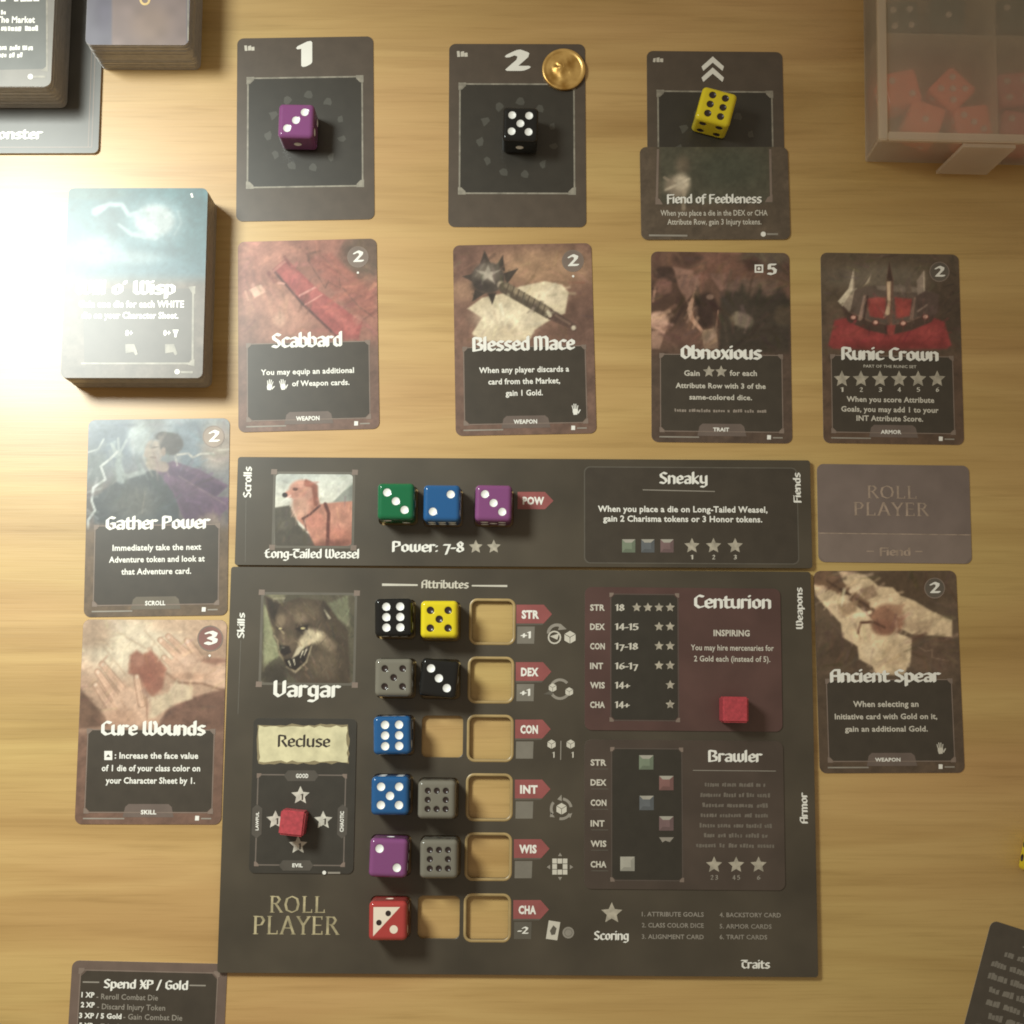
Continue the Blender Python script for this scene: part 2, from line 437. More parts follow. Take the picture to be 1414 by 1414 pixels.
class Canvas:
    """soft brushes over a set of points, in view pixels"""
    def __init__(self, pts): self.p = pts; self.c = np.zeros((len(pts), 3)); self.k = 0
    def mix(self, a, col): self.c += (np.asarray(col, float) - self.c) * np.clip(a, 0, 1)[:, None]
    def fill(self, col): self.c[:] = col
    def vgrad(self, y0, c0, y1, c1):
        t = np.clip((self.p[:, 1] - y0) / (y1 - y0), 0, 1)[:, None]; self.c = np.asarray(c0, float) * (1 - t) + np.asarray(c1, float) * t
    def blob(self, x, y, rx, ry, col, a=1.0, soft=.35, rot=0):
        t = math.radians(rot); dx, dy = self.p[:, 0] - x, self.p[:, 1] - y
        u, v = (dx * math.cos(t) + dy * math.sin(t)) / rx, (-dx * math.sin(t) + dy * math.cos(t)) / ry
        d = np.sqrt(u * u + v * v)
        self.mix(a * self.sm((1 + soft - d) / (2 * soft)), col)
    @staticmethod
    def sm(t): t = np.clip(t, 0, 1); return t * t * (3 - 2 * t)
    def segd(self, a, b):
        ax, ay = a; dx, dy = b[0] - ax, b[1] - ay; L = dx * dx + dy * dy or 1
        t = np.clip(((self.p[:, 0] - ax) * dx + (self.p[:, 1] - ay) * dy) / L, 0, 1)
        return np.hypot(self.p[:, 0] - ax - t * dx, self.p[:, 1] - ay - t * dy), t
    def stroke(self, pts, w, col, a=1.0, soft=5):
        best = np.full(len(self.p), -1e9); n = len(pts) - 1
        ws = w if isinstance(w, (list, tuple)) else [w] * (n + 1)
        for i in range(n):
            d, t = self.segd(pts[i], pts[i + 1])
            best = np.maximum(best, (ws[i] * (1 - t) + ws[i + 1] * t) / 2 - d)
        self.mix(a * self.sm((best + soft) / (2 * soft)), col)
    def gon(self, pts, col, a=1.0, soft=6):
        d = np.full(len(self.p), 1e9); ins = np.zeros(len(self.p), bool); n = len(pts)
        x, y = self.p[:, 0], self.p[:, 1]
        for i in range(n):
            p, q = pts[i], pts[(i + 1) % n]
            d = np.minimum(d, self.segd(p, q)[0])
            if p[1] != q[1]:
                c = ((p[1] > y) != (q[1] > y)) & (x < (q[0] - p[0]) * (y - p[1]) / (q[1] - p[1]) + p[0]); ins ^= c
        sd = np.where(ins, d, -d)
        self.mix(a * self.sm((sd + soft) / (2 * soft)), col)
    def noise(self, size, amp, seed=0, stretch=(1, 1), rot=0):
        r = np.random.default_rng(seed + 11); g = r.normal(0, 1, (64, 64))
        t = math.radians(rot)
        u = (self.p[:, 0] * math.cos(t) + self.p[:, 1] * math.sin(t)) / (size * stretch[0]); v = (-self.p[:, 0] * math.sin(t) + self.p[:, 1] * math.cos(t)) / (size * stretch[1])
        i, j = np.floor(u).astype(int), np.floor(v).astype(int); fu, fv = self.sm(u - i), self.sm(v - j)
        G = lambda a, b: g[a % 64, b % 64]
        n = (G(i, j) * (1 - fu) + G(i + 1, j) * fu) * (1 - fv) + (G(i, j + 1) * (1 - fu) + G(i + 1, j + 1) * fu) * fv
        self.c *= np.clip(1 + amp * n, .4, 1.8)[:, None]
def brushwork(cv, n, L, W, seed, amp=.16, ang=None, box=None):
    """short strokes in slightly shifted local colour, as in a painted picture"""
    r = np.random.default_rng(seed); lo, hi = cv.p.min(0), cv.p.max(0)
    if box: lo, hi = np.maximum(lo, box[:2]), np.minimum(hi, box[2:])
    for k in range(n):
        p = lo + r.random(2) * (hi - lo); i = int(np.argmin(((cv.p - p) ** 2).sum(1)))
        a = (ang if ang is not None else 60 * math.sin(p[0] / 170 + seed) + 70 * math.cos(p[1] / 140)) + r.normal(0, 14); a = math.radians(a); l = L * r.uniform(.5, 1.3)
        col = np.clip(cv.c[i] * (1 + r.normal(0, amp)) + r.normal(0, 4, 3), 10, 250)
        cv.stroke([(p[0] - l * math.cos(a), p[1] - l * math.sin(a)), (p[0] + l * math.cos(a), p[1] + l * math.sin(a))], [W * .4, W * r.uniform(.6, 1.2)], col, .42, W * .5)
def star_pts(x, y, r, inner=.47):
    return [(x + (r if k % 2 == 0 else r * inner) * math.sin(k * math.pi / 5), y - (r if k % 2 == 0 else r * inner) * math.cos(k * math.pi / 5)) for k in range(10)]
def disc(x, y, r, n=24): return [(x + r * math.cos(2 * math.pi * k / n), y + r * math.sin(2 * math.pi * k / n)) for k in range(n)]
def ring_quads(x, y, r0, r1, a0=0, a1=360, n=20):
    out = []
    for k in range(n):
        p, q = math.radians(a0 + (a1 - a0) * k / n), math.radians(a0 + (a1 - a0) * (k + 1) / n)
        out.append([(x + r * math.cos(t), y + r * math.sin(t)) for r, t in ((r0, p), (r1, p), (r1, q), (r0, q))])
    return out
def hand_polys(x, y, s, rot=0):
    """little open-hand symbol"""
    P = [[(-.32, .95), (.28, .95), (.48, .35), (.42, -.05), (-.40, -.05), (-.45, .4)]]
    for fx, top, w, lean in ((-.33, -.72, .15, -.14), (-.11, -.98, .16, -.04), (.12, -.93, .16, .06), (.33, -.66, .14, .18)):
        P.append([(fx - w / 2, .1), (fx - w / 2 + lean, top + .08), (fx + lean, top), (fx + w / 2 + lean, top + .08), (fx + w / 2, .1)])
    P.append([(.40, .62), (.78, .12), (.92, .10), (.90, .28), (.48, .86)])
    c, sn = math.cos(math.radians(rot)), math.sin(math.radians(rot))
    return [[(x + s * (a * c - b * sn), y + s * (a * sn + b * c)) for a, b in p] for p in P]
def cube_polys(x, y, r):
    hexa = [(x + r * math.sin(math.radians(60 * k)), y - r * math.cos(math.radians(60 * k))) for k in range(6)]
    g = .06 * r
    def shrink(p):
        cx = sum(q[0] for q in p) / 4; cy = sum(q[1] for q in p) / 4
        return [(cx + (a - cx) * .9, cy + (b - cy) * .9) for a, b in p]
    c = (x, y)
    return [shrink([hexa[5], hexa[0], hexa[1], c]), shrink([hexa[1], hexa[2], hexa[3], c]), shrink([hexa[3], hexa[4], hexa[5], c])]

# ------------------------------------------------------------------ the table
TT = 30
tb = mesh_obj('table', [(x, y, z) for z in (-TT, 0) for x, y in ((-620, -520), (620, -520), (620, 640), (-620, 640))],
              [(4, 5, 6, 7), (3, 2, 1, 0), (0, 1, 5, 4), (1, 2, 6, 5), (2, 3, 7, 6), (3, 0, 4, 7)], wood_material())
tb['kind'] = 'structure'

# ------------------------------------------------------------------ cards
CT = 0.32                                                       # card thickness
def card(name, label, cat, x, y, rot, w=63, h=88, r=3, z=0, mat=None, group=None):
    root = thing(name, label, cat, x, y, z, rot, group)
    slab('card_stock', rrect_pts(w, h, r), 0, CT, mat or CARD_BROWN, root, EDGE)
    return Sheet(root, x, y, rot, z + CT)
def corner_orn(sh, x0, y0, x1, y1, s, name='frame_corner', mat=None, layer=5):
    """small cut-cornered ornaments, local mm"""
    for cx, cy, sx, sy in ((x0, y0, 1, 1), (x1, y0, -1, 1), (x1, y1, -1, -1), (x0, y1, 1, -1)):
        sh.polys(name, [[(cx, cy), (cx + sx * s, cy), (cx + sx * s * .95, cy + sy * s * .45), (cx + sx * s * .45, cy + sy * s * .95), (cx, cy + sy * s)]], mat or FRAME, layer, local=True)
def frame_lines(sh, x0, y0, x1, y1, w, mat=None, layer=4, name='frame_line', gap=None):
    L = [[(x0, y0), (x0 + w, y0), (x0 + w, y1), (x0, y1)], [(x1 - w, y0), (x1, y0), (x1, y1), (x1 - w, y1)]]
    for ya, yb in ((y0, y0 + w), (y1 - w, y1)):
        if gap and yb > 0 and gap[0] == 'top':
            continue
        L.append([(x0 + w, ya), (x1 - w, ya), (x1 - w, yb), (x0 + w, yb)])
    for p in L: sh.polys(name, [p], mat or FRAME, layer, local=True)
def chamfer(x0, y0, x1, y1, c): return [(x0 + c, y0), (x1 - c, y0), (x1, y0 + c), (x1, y1 - c), (x1 - c, y1), (x0 + c, y1), (x0, y1 - c), (x0, y0 + c)]
def market_card(name, label, cat, pose, view, art, title, rules, tagtext, cost=None, gain=.8, badge=None, rules_mat=None):
    x, y, rot = pose
    sh = card(name, label, cat, x, y, rot, group='cards laid out on the table').view(*view)
    o = sh.paint('illustration', 62.9, 87.9, 3, art, 1, gain=gain)
    # dark text panel with its frame, in mm from the card's centre
    px0, px1, py0, py1 = -27.6, 27.6, -39.2, -3.6
    sh.polys('text_panel', [chamfer(px0 + .5, py0 + .5, px1 - .5, py1 - .3, 1.8)], PANEL, 2, local=True)
    frame_lines(sh, px0, py0, px1, py1, .42, gap=('top',))
    corner_orn(sh, px0 - .3, py0 - .3, px1 + .3, py1 + .3, 2.3)
    sh.polys('type_tab', [[(-11, -41), (-10, -36.6), (-8.6, -35.4), (8.6, -35.4), (10, -36.6), (11, -41)]], badge or ink('tab_print', (.15, .112, .095)), 3, local=True)
    sh.text('title_lettering', title, WHITE, 8, bold=1.14)
    sh.text('rules_lettering', rules, rules_mat or WHITE, 7, font='sans', bold=2.2)
    if tagtext: sh.text('type_lettering', tagtext, WHITE, 7, font='sans', bold=3.0)
    if cost:
        cx, cy, r, st, mt = cost
        sh.polys('cost_badge', [disc(cx, cy, r, 32)], mt or BADGE, 3)
        sh.polys('badge_rim', ring_quads(cx, cy, r * .9, r * 1.0, n=32), FRAME, 4)
        sh.text('cost_numeral', [(st, cx - r * .42, cx + r * .42, cy + r * .45, r * .95)], WHITE, 6, bold=1.35)
    # tiny footer line and set mark
    sh.polys('footer_line', [[(-28, -41.9), (-10.2, -41.9), (-10.2, -41.3), (-28, -41.3)]], DIM, 4, local=True)
    sh.polys('set_mark', [[(20.2, -42.3), (21.9, -42.3), (22.0, -40.4), (20.3, -40.3)]], WHITE, 4, local=True)
    sh.polys('set_line', [[(22.8, -41.8), (27.2, -41.8), (27.2, -41.2), (22.8, -41.2)]], DIM, 4, local=True)
    return sh

def border(cv, col=(120, 92, 80), y0=760, seed=1, span=70):
    """the art melts into the card's brown border below the picture"""
    t = cv.sm((cv.p[:, 1] - (y0 - span)) / (2 * span)); cv.mix(t, col)
def grime(cv, seed): cv.noise(60, .05, seed); cv.noise(22, .035, seed + 3); cv.noise(9, .025, seed + 5)

def art_scabbard(c):
    c.fill((162, 112, 98)); c.blob(250, 150, 260, 120, (178, 126, 110)); c.blob(960, 150, 170, 160, (118, 96, 82))
    c.blob(330, 560, 260, 190, (188, 140, 122), .9, .5); c.blob(160, 640, 160, 120, (150, 112, 98), .7, .5)
    c.gon([(560, 180), (720, 140), (1010, 430), (1010, 570), (880, 560), (700, 360)], (164, 104, 92), .8, 18)
    c.gon([(330, 250), (415, 180), (640, 400), (930, 610), (900, 730), (760, 720), (560, 520)], (170, 92, 88), 1, 9)
    c.gon([(380, 230), (430, 215), (650, 430), (900, 640), (860, 700), (620, 480)], (186, 106, 100), .8, 10)
    c.stroke([(330, 260), (520, 480), (760, 710)], 16, (92, 56, 52), .95, 7)
    c.stroke([(360, 345), (400, 350)], 14, (214, 160, 146)); c.stroke([(330, 265), (420, 190)], 18, (198, 132, 120))
    c.stroke([(300, 280), (340, 330)], 30, (128, 76, 70), .8, 10); c.stroke([(405, 170), (440, 230)], 18, (128, 72, 66), .8, 8)
    c.stroke([(505, 430), (610, 375)], 14, (224, 158, 148)); c.stroke([(545, 490), (655, 425)], 12, (216, 148, 138))
    c.gon([(520, 445), (620, 390), (650, 420), (550, 480)], (178, 100, 96), 1, 5)
    c.gon([(165, 390), (245, 355), (280, 405), (205, 445)], (226, 184, 162), 1, 6); c.stroke([(140, 400), (160, 460)], 12, (206, 160, 138), .8)
    c.stroke([(265, 340), (350, 375)], 22, (172, 124, 106), .8)
    c.stroke([(570, 190), (560, 150), (640, 130)], 16, (112, 80, 68), .8, 8); c.stroke([(560, 190), (680, 380), (700, 330)], 8, (118, 82, 72), .8)
    c.stroke([(700, 340), (780, 380), (770, 310)], 7, (120, 84, 72), .7); c.stroke([(780, 360), (900, 500), (1010, 580)], 10, (120, 86, 76), .7)
    c.stroke([(640, 150), (830, 330)], 8, (130, 94, 80), .6); c.blob(370, 590, 40, 50, (206, 164, 142), .8, .5); c.blob(890, 590, 30, 40, (190, 130, 116), .7)
    border(c, (126, 98, 86), 740); brushwork(c, 170, 55, 22, 3, box=(0, 0, 1200, 720)); grime(c, 3)
def art_mace(c):
    c.fill((132, 100, 86)); c.blob(700, 230, 330, 120, (176, 140, 112), .95, .6); c.blob(180, 200, 140, 200, (112, 84, 74), .7, .6); c.blob(200, 380, 110, 70, (168, 132, 108), .8, .6)
    c.blob(980, 620, 160, 160, (108, 82, 72), .8, .6)
    c.gon([(215, 500), (310, 430), (450, 400), (560, 355), (720, 322), (830, 345), (872, 395), (850, 530), (725, 590), (650, 640), (615, 715), (280, 715), (245, 660), (310, 560)], (222, 204, 174), 1, 9)
    c.blob(480, 560, 190, 90, (234, 218, 190), .8, .6); c.blob(480, 640, 60, 40, (196, 176, 148), .6, .6); c.blob(760, 420, 90, 60, (232, 214, 186), .8, .6)
    for t in ([(290, 230), (325, 120), (370, 215)], [(400, 225), (445, 150), (460, 260)], [(450, 270), (545, 240), (470, 345)], [(345, 400), (376, 478), (402, 398)], [(260, 270), (180, 290), (262, 335)], [(262, 375), (245, 455), (330, 400)]):
        c.gon(t, (72, 62, 56), 1, 5)
    c.blob(350, 300, 108, 100, (84, 74, 67), 1, .1); c.blob(345, 270, 80, 60, (128, 116, 104), .8, .5)
    c.gon([(350, 215), (365, 260), (425, 250), (375, 285), (395, 340), (345, 300), (300, 345), (315, 285), (270, 250), (330, 260)], (188, 176, 160), .9, 8)
    c.blob(300, 350, 60, 40, (62, 54, 50), .8, .5); c.blob(430, 345, 22, 25, (190, 172, 150), .8)
    c.stroke([(455, 365), (740, 528)], 74, (92, 80, 68), 1, 6); c.stroke([(470, 350), (745, 512)], 34, (146, 130, 108), .9, 12)
    for k in range(8):
        x, y = 470 + k * 34, 372 + k * 19.5; c.stroke([(x + 14, y - 34), (x - 8, y + 32)], 7, (80, 68, 58), .85, 4)
    c.gon([(745, 500), (800, 525), (925, 605), (920, 650), (860, 620), (740, 570)], (96, 74, 66), 1, 6); c.stroke([(740, 520), (752, 545)], 24, (206, 190, 166)); c.stroke([(790, 545), (880, 600)], 14, (136, 110, 96), .8)
    c.blob(905, 625, 15, 15, (214, 200, 178)); border(c, (118, 92, 80), 750); brushwork(c, 120, 40, 18, 9, .11, box=(0, 0, 1200, 730)); grime(c, 9)
def art_obnoxious(c):
    c.fill((104, 78, 66)); c.blob(480, 160, 300, 110, (128, 92, 78), .9, .6); c.blob(860, 130, 160, 60, (96, 86, 72), .8)
    c.blob(330, 130, 90, 60, (82, 60, 52), .9); c.blob(210, 420, 150, 200, (84, 62, 52), 1, .4); c.blob(190, 225, 80, 40, (70, 52, 46), 1); c.stroke([(120, 250), (320, 290)], 26, (72, 54, 48))
    c.blob(175, 320, 55, 55, (136, 98, 86), .9); c.gon([(240, 190), (370, 210), (430, 300), (330, 420), (280, 330)], (150, 114, 100), .9, 10)
    c.gon([(480, 230), (600, 230), (605, 370), (560, 350)], (140, 106, 94), .9, 10); c.blob(460, 480, 85, 120, (64, 47, 42), 1, .2); c.stroke([(400, 250), (470, 250)], 40, (140, 100, 88), .7, 12)
    c.gon([(600, 300), (700, 260), (820, 270), (950, 280), (950, 400), (600, 400)], (118, 96, 84), .8, 22)
    c.gon([(560, 400), (625, 350), (680, 350), (705, 310), (760, 400), (830, 330), (880, 400), (960, 320), (1030, 420), (1030, 780), (540, 780)], (66, 57, 49), 1, 22)
    c.blob(770, 170, 50, 50, (84, 58, 50), .9); c.blob(705, 545, 72, 48, (138, 122, 106), .95, .35, 15); c.blob(490, 390, 25, 18, (160, 130, 114), .7)
    c.stroke([(385, 360), (350, 480), (370, 540), (440, 625)], [14, 34, 30, 20], (190, 148, 126)); c.stroke([(545, 480), (528, 610)], 8, (170, 132, 112))
    c.gon([(430, 615), (530, 600), (545, 735), (450, 745)], (156, 128, 108), 1, 7); c.blob(485, 660, 35, 40, (128, 108, 92), .8)
    c.blob(140, 550, 72, 62, (198, 158, 136), 1, .25); c.gon([(95, 620), (200, 600), (150, 740), (95, 740)], (170, 134, 116), .9, 9); c.stroke([(120, 330), (105, 420)], 18, (170, 130, 112), .8)
    c.blob(300, 660, 120, 60, (104, 76, 66), .8); c.blob(980, 520, 60, 70, (90, 76, 62), .8)
    border(c, (86, 70, 60), 770); brushwork(c, 220, 50, 24, 14, .17, box=(0, 0, 1200, 740)); grime(c, 14)
def art_crown(c):
    c.fill((84, 71, 58)); c.blob(480, 250, 330, 80, (108, 97, 84), .9, .6); c.blob(940, 500, 120, 250, (70, 57, 48), .8, .6); c.blob(200, 560, 90, 120, (94, 74, 62), .6, .6)
    c.gon([(200, 530), (300, 505), (560, 560), (840, 510), (915, 540), (960, 690), (930, 715), (190, 715), (160, 690)], (136, 58, 58), 1, 10)
    c.blob(560, 695, 330, 36, (112, 46, 46), .8, .5); c.blob(330, 610, 90, 40, (152, 70, 68), .6, .6); c.blob(820, 600, 80, 40, (150, 68, 66), .6, .6)
    c.gon([(310, 340), (400, 310), (560, 300), (720, 310), (850, 350), (880, 440), (820, 520), (560, 580), (290, 500), (262, 430)], (92, 78, 70), 1, 10)
    c.gon([(470, 305), (630, 300), (780, 320), (770, 350), (620, 345), (480, 330)], (128, 114, 102), .9, 9)
    c.gon([(405, 390), (535, 380), (530, 520), (430, 505)], (146, 68, 64), 1, 10); c.gon([(590, 380), (705, 390), (690, 500), (600, 520)], (146, 68, 64), 1, 10); c.blob(470, 400, 50, 20, (166, 84, 78), .7, .6)
    c.stroke([(268, 440), (310, 515), (430, 565), (560, 592), (690, 565), (810, 515), (862, 440)], [50, 62, 62, 66, 62, 62, 50], (74, 57, 50), 1, 8)
    c.stroke([(290, 470), (430, 535), (560, 560), (690, 535), (840, 470)], 9, (128, 102, 90), .7, 6)
    c.gon([(325, 195), (330, 335), (300, 480), (262, 440), (222, 405), (290, 325)], (150, 134, 118), 1, 6); c.gon([(325, 195), (318, 330), (250, 438), (224, 405), (292, 322)], (196, 182, 160), 1, 6)
    c.stroke([(395, 372), (365, 520)], [14, 24], (146, 120, 106), .9); c.stroke([(415, 372), (390, 525)], 12, (62, 44, 40), .8); c.gon([(437, 232), (425, 285), (395, 300)], (172, 156, 136), 1, 5)
    c.gon([(735, 270), (782, 205), (788, 360), (740, 370)], (140, 124, 112), 1, 7); c.gon([(655, 285), (690, 235), (700, 350), (665, 350)], (104, 90, 80), 1, 8); c.stroke([(782, 215), (784, 345)], 8, (182, 166, 148), .9); c.gon([(786, 340), (880, 360), (870, 480), (800, 520), (740, 500), (730, 370)], (84, 68, 62), 1, 9)
    c.stroke([(722, 385), (700, 515)], [14, 24], (140, 112, 100), .9); c.stroke([(742, 470), (800, 430)], 12, (150, 128, 116), .7)
    c.gon([(556, 148), (584, 270), (575, 580), (545, 580), (536, 270)], (108, 82, 70), 1, 6); c.gon([(540, 275), (566, 275), (562, 430), (556, 490), (520, 512), (545, 420)], (198, 172, 144), 1, 6); c.gon([(556, 148), (580, 275), (538, 275)], (70, 52, 46), 1, 5)
    c.gon([(535, 560), (597, 560), (586, 625), (545, 625)], (138, 66, 62), 1, 6)
    for x, y in ((322, 512), (466, 545), (646, 550), (792, 508)): c.blob(x, y, 24, 20, (90, 50, 46), .9, .3); c.blob(x, y - 2, 15, 12, (212, 164, 148), 1, .4)
    border(c, (84, 66, 54), 745); brushwork(c, 180, 36, 14, 20, .13, box=(0, 0, 1200, 720)); grime(c, 20)
def art_gather(c):
    c.vgrad(90, (186, 198, 204), 760, (128, 118, 118)); c.blob(330, 230, 190, 160, (138, 152, 166), .9, .6); c.blob(240, 640, 220, 130, (122, 112, 106), 1, .5)
    c.blob(180, 400, 90, 110, (140, 148, 148), .9, .4); c.gon([(860, 95), (900, 160), (890, 270), (880, 400), (760, 400), (740, 260), (700, 130)], (146, 160, 172), .9, 20)
    c.blob(1000, 260, 110, 150, (206, 188, 172), .9, .5); c.blob(560, 120, 90, 60, (150, 148, 142), .6, .6); c.blob(480, 210, 70, 110, (214, 224, 222), .9, .5)
    c.gon([(350, 490), (500, 440), (600, 410), (710, 400), (740, 560), (740, 770), (190, 770), (180, 600), (330, 500)], (88, 94, 98), 1, 10)
    c.blob(450, 640, 150, 110, (128, 126, 118), .7, .6); c.stroke([(520, 560), (500, 700)], 10, (150, 144, 134), .7)
    c.gon([(580, 405), (700, 360), (880, 420), (1062, 520), (985, 592), (1066, 600), (1062, 668), (960, 750), (780, 760), (700, 560)], (130, 100, 128), 1, 8)
    c.gon([(600, 420), (720, 400), (1040, 530), (980, 590), (800, 500)], (98, 74, 104), .85, 14); c.gon([(690, 520), (960, 640), (880, 740), (790, 750)], (104, 80, 106), .8, 16); c.stroke([(740, 460), (1040, 640)], 10, (160, 136, 144), .7, 7)
    c.blob(950, 740, 80, 40, (170, 150, 136), .8, .5)
    c.stroke([(365, 480), (345, 380), (360, 320)], [60, 44, 34], (176, 186, 184), .95, 10); c.stroke([(380, 470), (510, 430)], 34, (196, 204, 200), .8, 10); c.stroke([(310, 260), (330, 330)], 26, (186, 198, 198), .9)
    for a in ((300, 250), (345, 215), (400, 225)): c.stroke([(350, 320), a], 16, (204, 214, 212), .8)
    c.blob(575, 300, 58, 78, (206, 188, 172), 1, .2); c.stroke([(560, 380), (640, 400)], 70, (196, 176, 160), .9, 10); c.gon([(525, 290), (540, 340), (505, 330)], (206, 186, 170))
    c.blob(690, 250, 78, 72, (98, 90, 86), 1, .15); c.blob(640, 200, 60, 30, (92, 84, 80), 1, .2); c.stroke([(560, 275), (600, 270)], 8, (110, 96, 88)); c.stroke([(555, 335), (590, 340)], 9, (140, 112, 100)); c.blob(640, 300, 16, 28, (190, 166, 150))
    c.stroke([(340, 300), (290, 350), (232, 395), (262, 480), (182, 535), (172, 620), (195, 682), (150, 745), (148, 800)], 16, (240, 244, 240), 1, 5)
    c.stroke([(145, 305), (215, 285), (250, 220)], 12, (232, 238, 234), .9); c.stroke([(730, 320), (800, 312), (830, 338), (880, 315), (965, 310)], 13, (236, 230, 218), 1, 5); c.stroke([(715, 330), (730, 390)], 9, (220, 216, 206), .8); c.stroke([(1000, 290), (1070, 285)], 12, (230, 220, 204))
    border(c, (146, 122, 98), 790, span=50); brushwork(c, 200, 50, 20, 27, .13, box=(0, 0, 1200, 740)); grime(c, 27)
def art_cure(c):
    c.fill((196, 162, 138)); c.blob(420, 240, 330, 190, (234, 216, 190), 1, .5); c.blob(180, 160, 120, 90, (178, 150, 126), .8, .5); c.blob(760, 100, 220, 60, (216, 184, 156), .8, .5)
    c.gon([(90, 500), (180, 600), (300, 740), (80, 760)], (116, 88, 72), 1, 14); c.gon([(640, 640), (800, 560), (1040, 500), (1040, 780), (560, 780)], (128, 96, 82), 1, 14)
    c.gon([(520, 560), (640, 540), (700, 450), (800, 500), (800, 570), (690, 600), (560, 690), (510, 690)], (216, 194, 166), 1, 12)
    for q in (((240, 240), (420, 470)), ((330, 150), (520, 260)), ((500, 140), (640, 300)), ((200, 170), (300, 260))): c.stroke(q, 8, (186, 156, 130), .5, 8)
    c.gon([(410, 295), (450, 265), (490, 288), (540, 265), (590, 310), (640, 380), (612, 500), (550, 552), (512, 520), (480, 440), (398, 410)], (172, 118, 98), 1, 16); c.blob(520, 420, 70, 90, (152, 98, 82), .7, .6); c.blob(460, 330, 40, 40, (184, 132, 112), .7); c.blob(570, 480, 40, 50, (160, 108, 92), .6, .6)
    OUT = (158, 120, 98); SK = (226, 188, 162); SH = (202, 160, 134)
    def finger(a, b, w): c.stroke([a, b], [w * .8 + 9, w + 12], OUT, .65, 6); c.stroke([a, b], [w * .72, w], SK, 1, 6); c.stroke([(a[0] + 6, a[1] + 8), (b[0] + 8, b[1])], [w * .2, w * .35], SH, .5, 8); c.blob(a[0] + 2, a[1] + 3, w * .22, w * .26, (240, 214, 192), .8, .4)
    finger((190, 480), (300, 650), 40); finger((205, 400), (350, 610), 44); finger((235, 352), (410, 570), 46)
    c.blob(420, 625, 118, 125, SK, 1, .18); c.gon([(335, 560), (500, 570), (515, 740), (280, 740), (245, 650)], SK, 1, 12); finger((450, 430), (482, 600), 40); c.blob(350, 690, 110, 60, SH, .7, .6); c.stroke([(300, 600), (345, 660)], 9, SH, .7, 8); c.stroke([(350, 580), (390, 640)], 9, SH, .7, 8); c.stroke([(512, 560), (516, 700)], 9, OUT, .7, 7)
    finger((622, 310), (720, 400), 36); finger((600, 200), (740, 330), 40); finger((650, 178), (790, 310), 42); finger((770, 205), (850, 320), 44)
    c.blob(765, 368, 108, 86, SK, 1, .15); c.stroke([(780, 390), (1040, 440)], [150, 130], SK, 1, 9); c.stroke([(640, 410), (720, 468), (860, 472), (1030, 528)], 14, (128, 94, 76), .7, 10); c.blob(940, 330, 80, 18, (164, 116, 98), .7, .6)
    c.blob(780, 430, 130, 24, SH, .7, .7); c.stroke([(700, 320), (745, 365)], 9, SH, .7, 8); c.stroke([(750, 300), (795, 345)], 9, SH, .7, 8); c.blob(760, 330, 50, 30, (238, 204, 180), .6, .7); border(c, (128, 98, 84), 760); brushwork(c, 150, 40, 16, 33, .08, box=(0, 0, 1200, 720)); grime(c, 33)
def art_spear(c):
    c.fill((92, 76, 62)); c.blob(330, 600, 200, 120, (82, 66, 54), .8, .6); c.blob(750, 180, 260, 110, (80, 64, 50), .9, .5); c.blob(920, 620, 130, 120, (96, 76, 64), .8, .5)
    c.gon([(140, 155), (175, 250), (325, 415), (335, 500), (430, 560), (438, 640), (525, 685), (545, 740), (725, 740), (765, 620), (768, 510), (690, 480), (560, 420), (420, 300), (300, 200)], (206, 182, 150), 1, 9)
    c.gon([(310, 80), (480, 108), (560, 180), (650, 188), (700, 240), (780, 268), (900, 340), (1025, 395), (1025, 500), (770, 482), (660, 425), (520, 310), (370, 225)], (200, 176, 144), 1, 9)
    c.stroke([(160, 95), (300, 180), (500, 310)], [150, 80, 50], (112, 86, 68), .95, 14); c.stroke([(240, 150), (500, 310)], 18, (78, 58, 46), .9, 8)
    c.gon([(440, 200), (530, 170), (560, 240), (480, 270)], (146, 120, 98), .9, 12); c.gon([(300, 300), (430, 270), (420, 340), (330, 380)], (158, 130, 104), .9, 12); c.gon([(690, 410), (900, 400), (880, 470), (760, 460)], (168, 142, 116), .7, 16)
    c.stroke([(390, 210), (440, 180)], 30, (226, 200, 168), .9, 9); c.stroke([(230, 290), (360, 250)], 30, (222, 198, 164), .8, 9); c.stroke([(380, 380), (510, 345)], 24, (228, 198, 168), .9, 8); c.stroke([(520, 300), (660, 250)], 30, (216, 190, 158), .8, 10)
    c.blob(620, 390, 110, 95, (142, 104, 84), 1, .2); c.blob(590, 440, 70, 50, (124, 86, 70), .8); c.gon([(610, 310), (730, 290), (690, 370)], (162, 126, 102), .8, 12)
    c.stroke([(432, 475), (450, 410), (530, 405), (600, 440)], 16, (92, 64, 52), 1, 7); c.blob(660, 610, 90, 90, (184, 160, 130), .7, .5); c.blob(520, 590, 60, 50, (222, 200, 168), .7, .5); c.stroke([(690, 500), (760, 520), (750, 680)], 20, (214, 192, 160), .7, 10)
    c.stroke([(810, 560), (860, 590), (900, 580), (900, 630), (1000, 650)], 6, (140, 116, 98), .7); border(c, (80, 66, 54), 760); brushwork(c, 200, 50, 20, 40, .13, box=(0, 0, 1200, 730)); grime(c, 40)
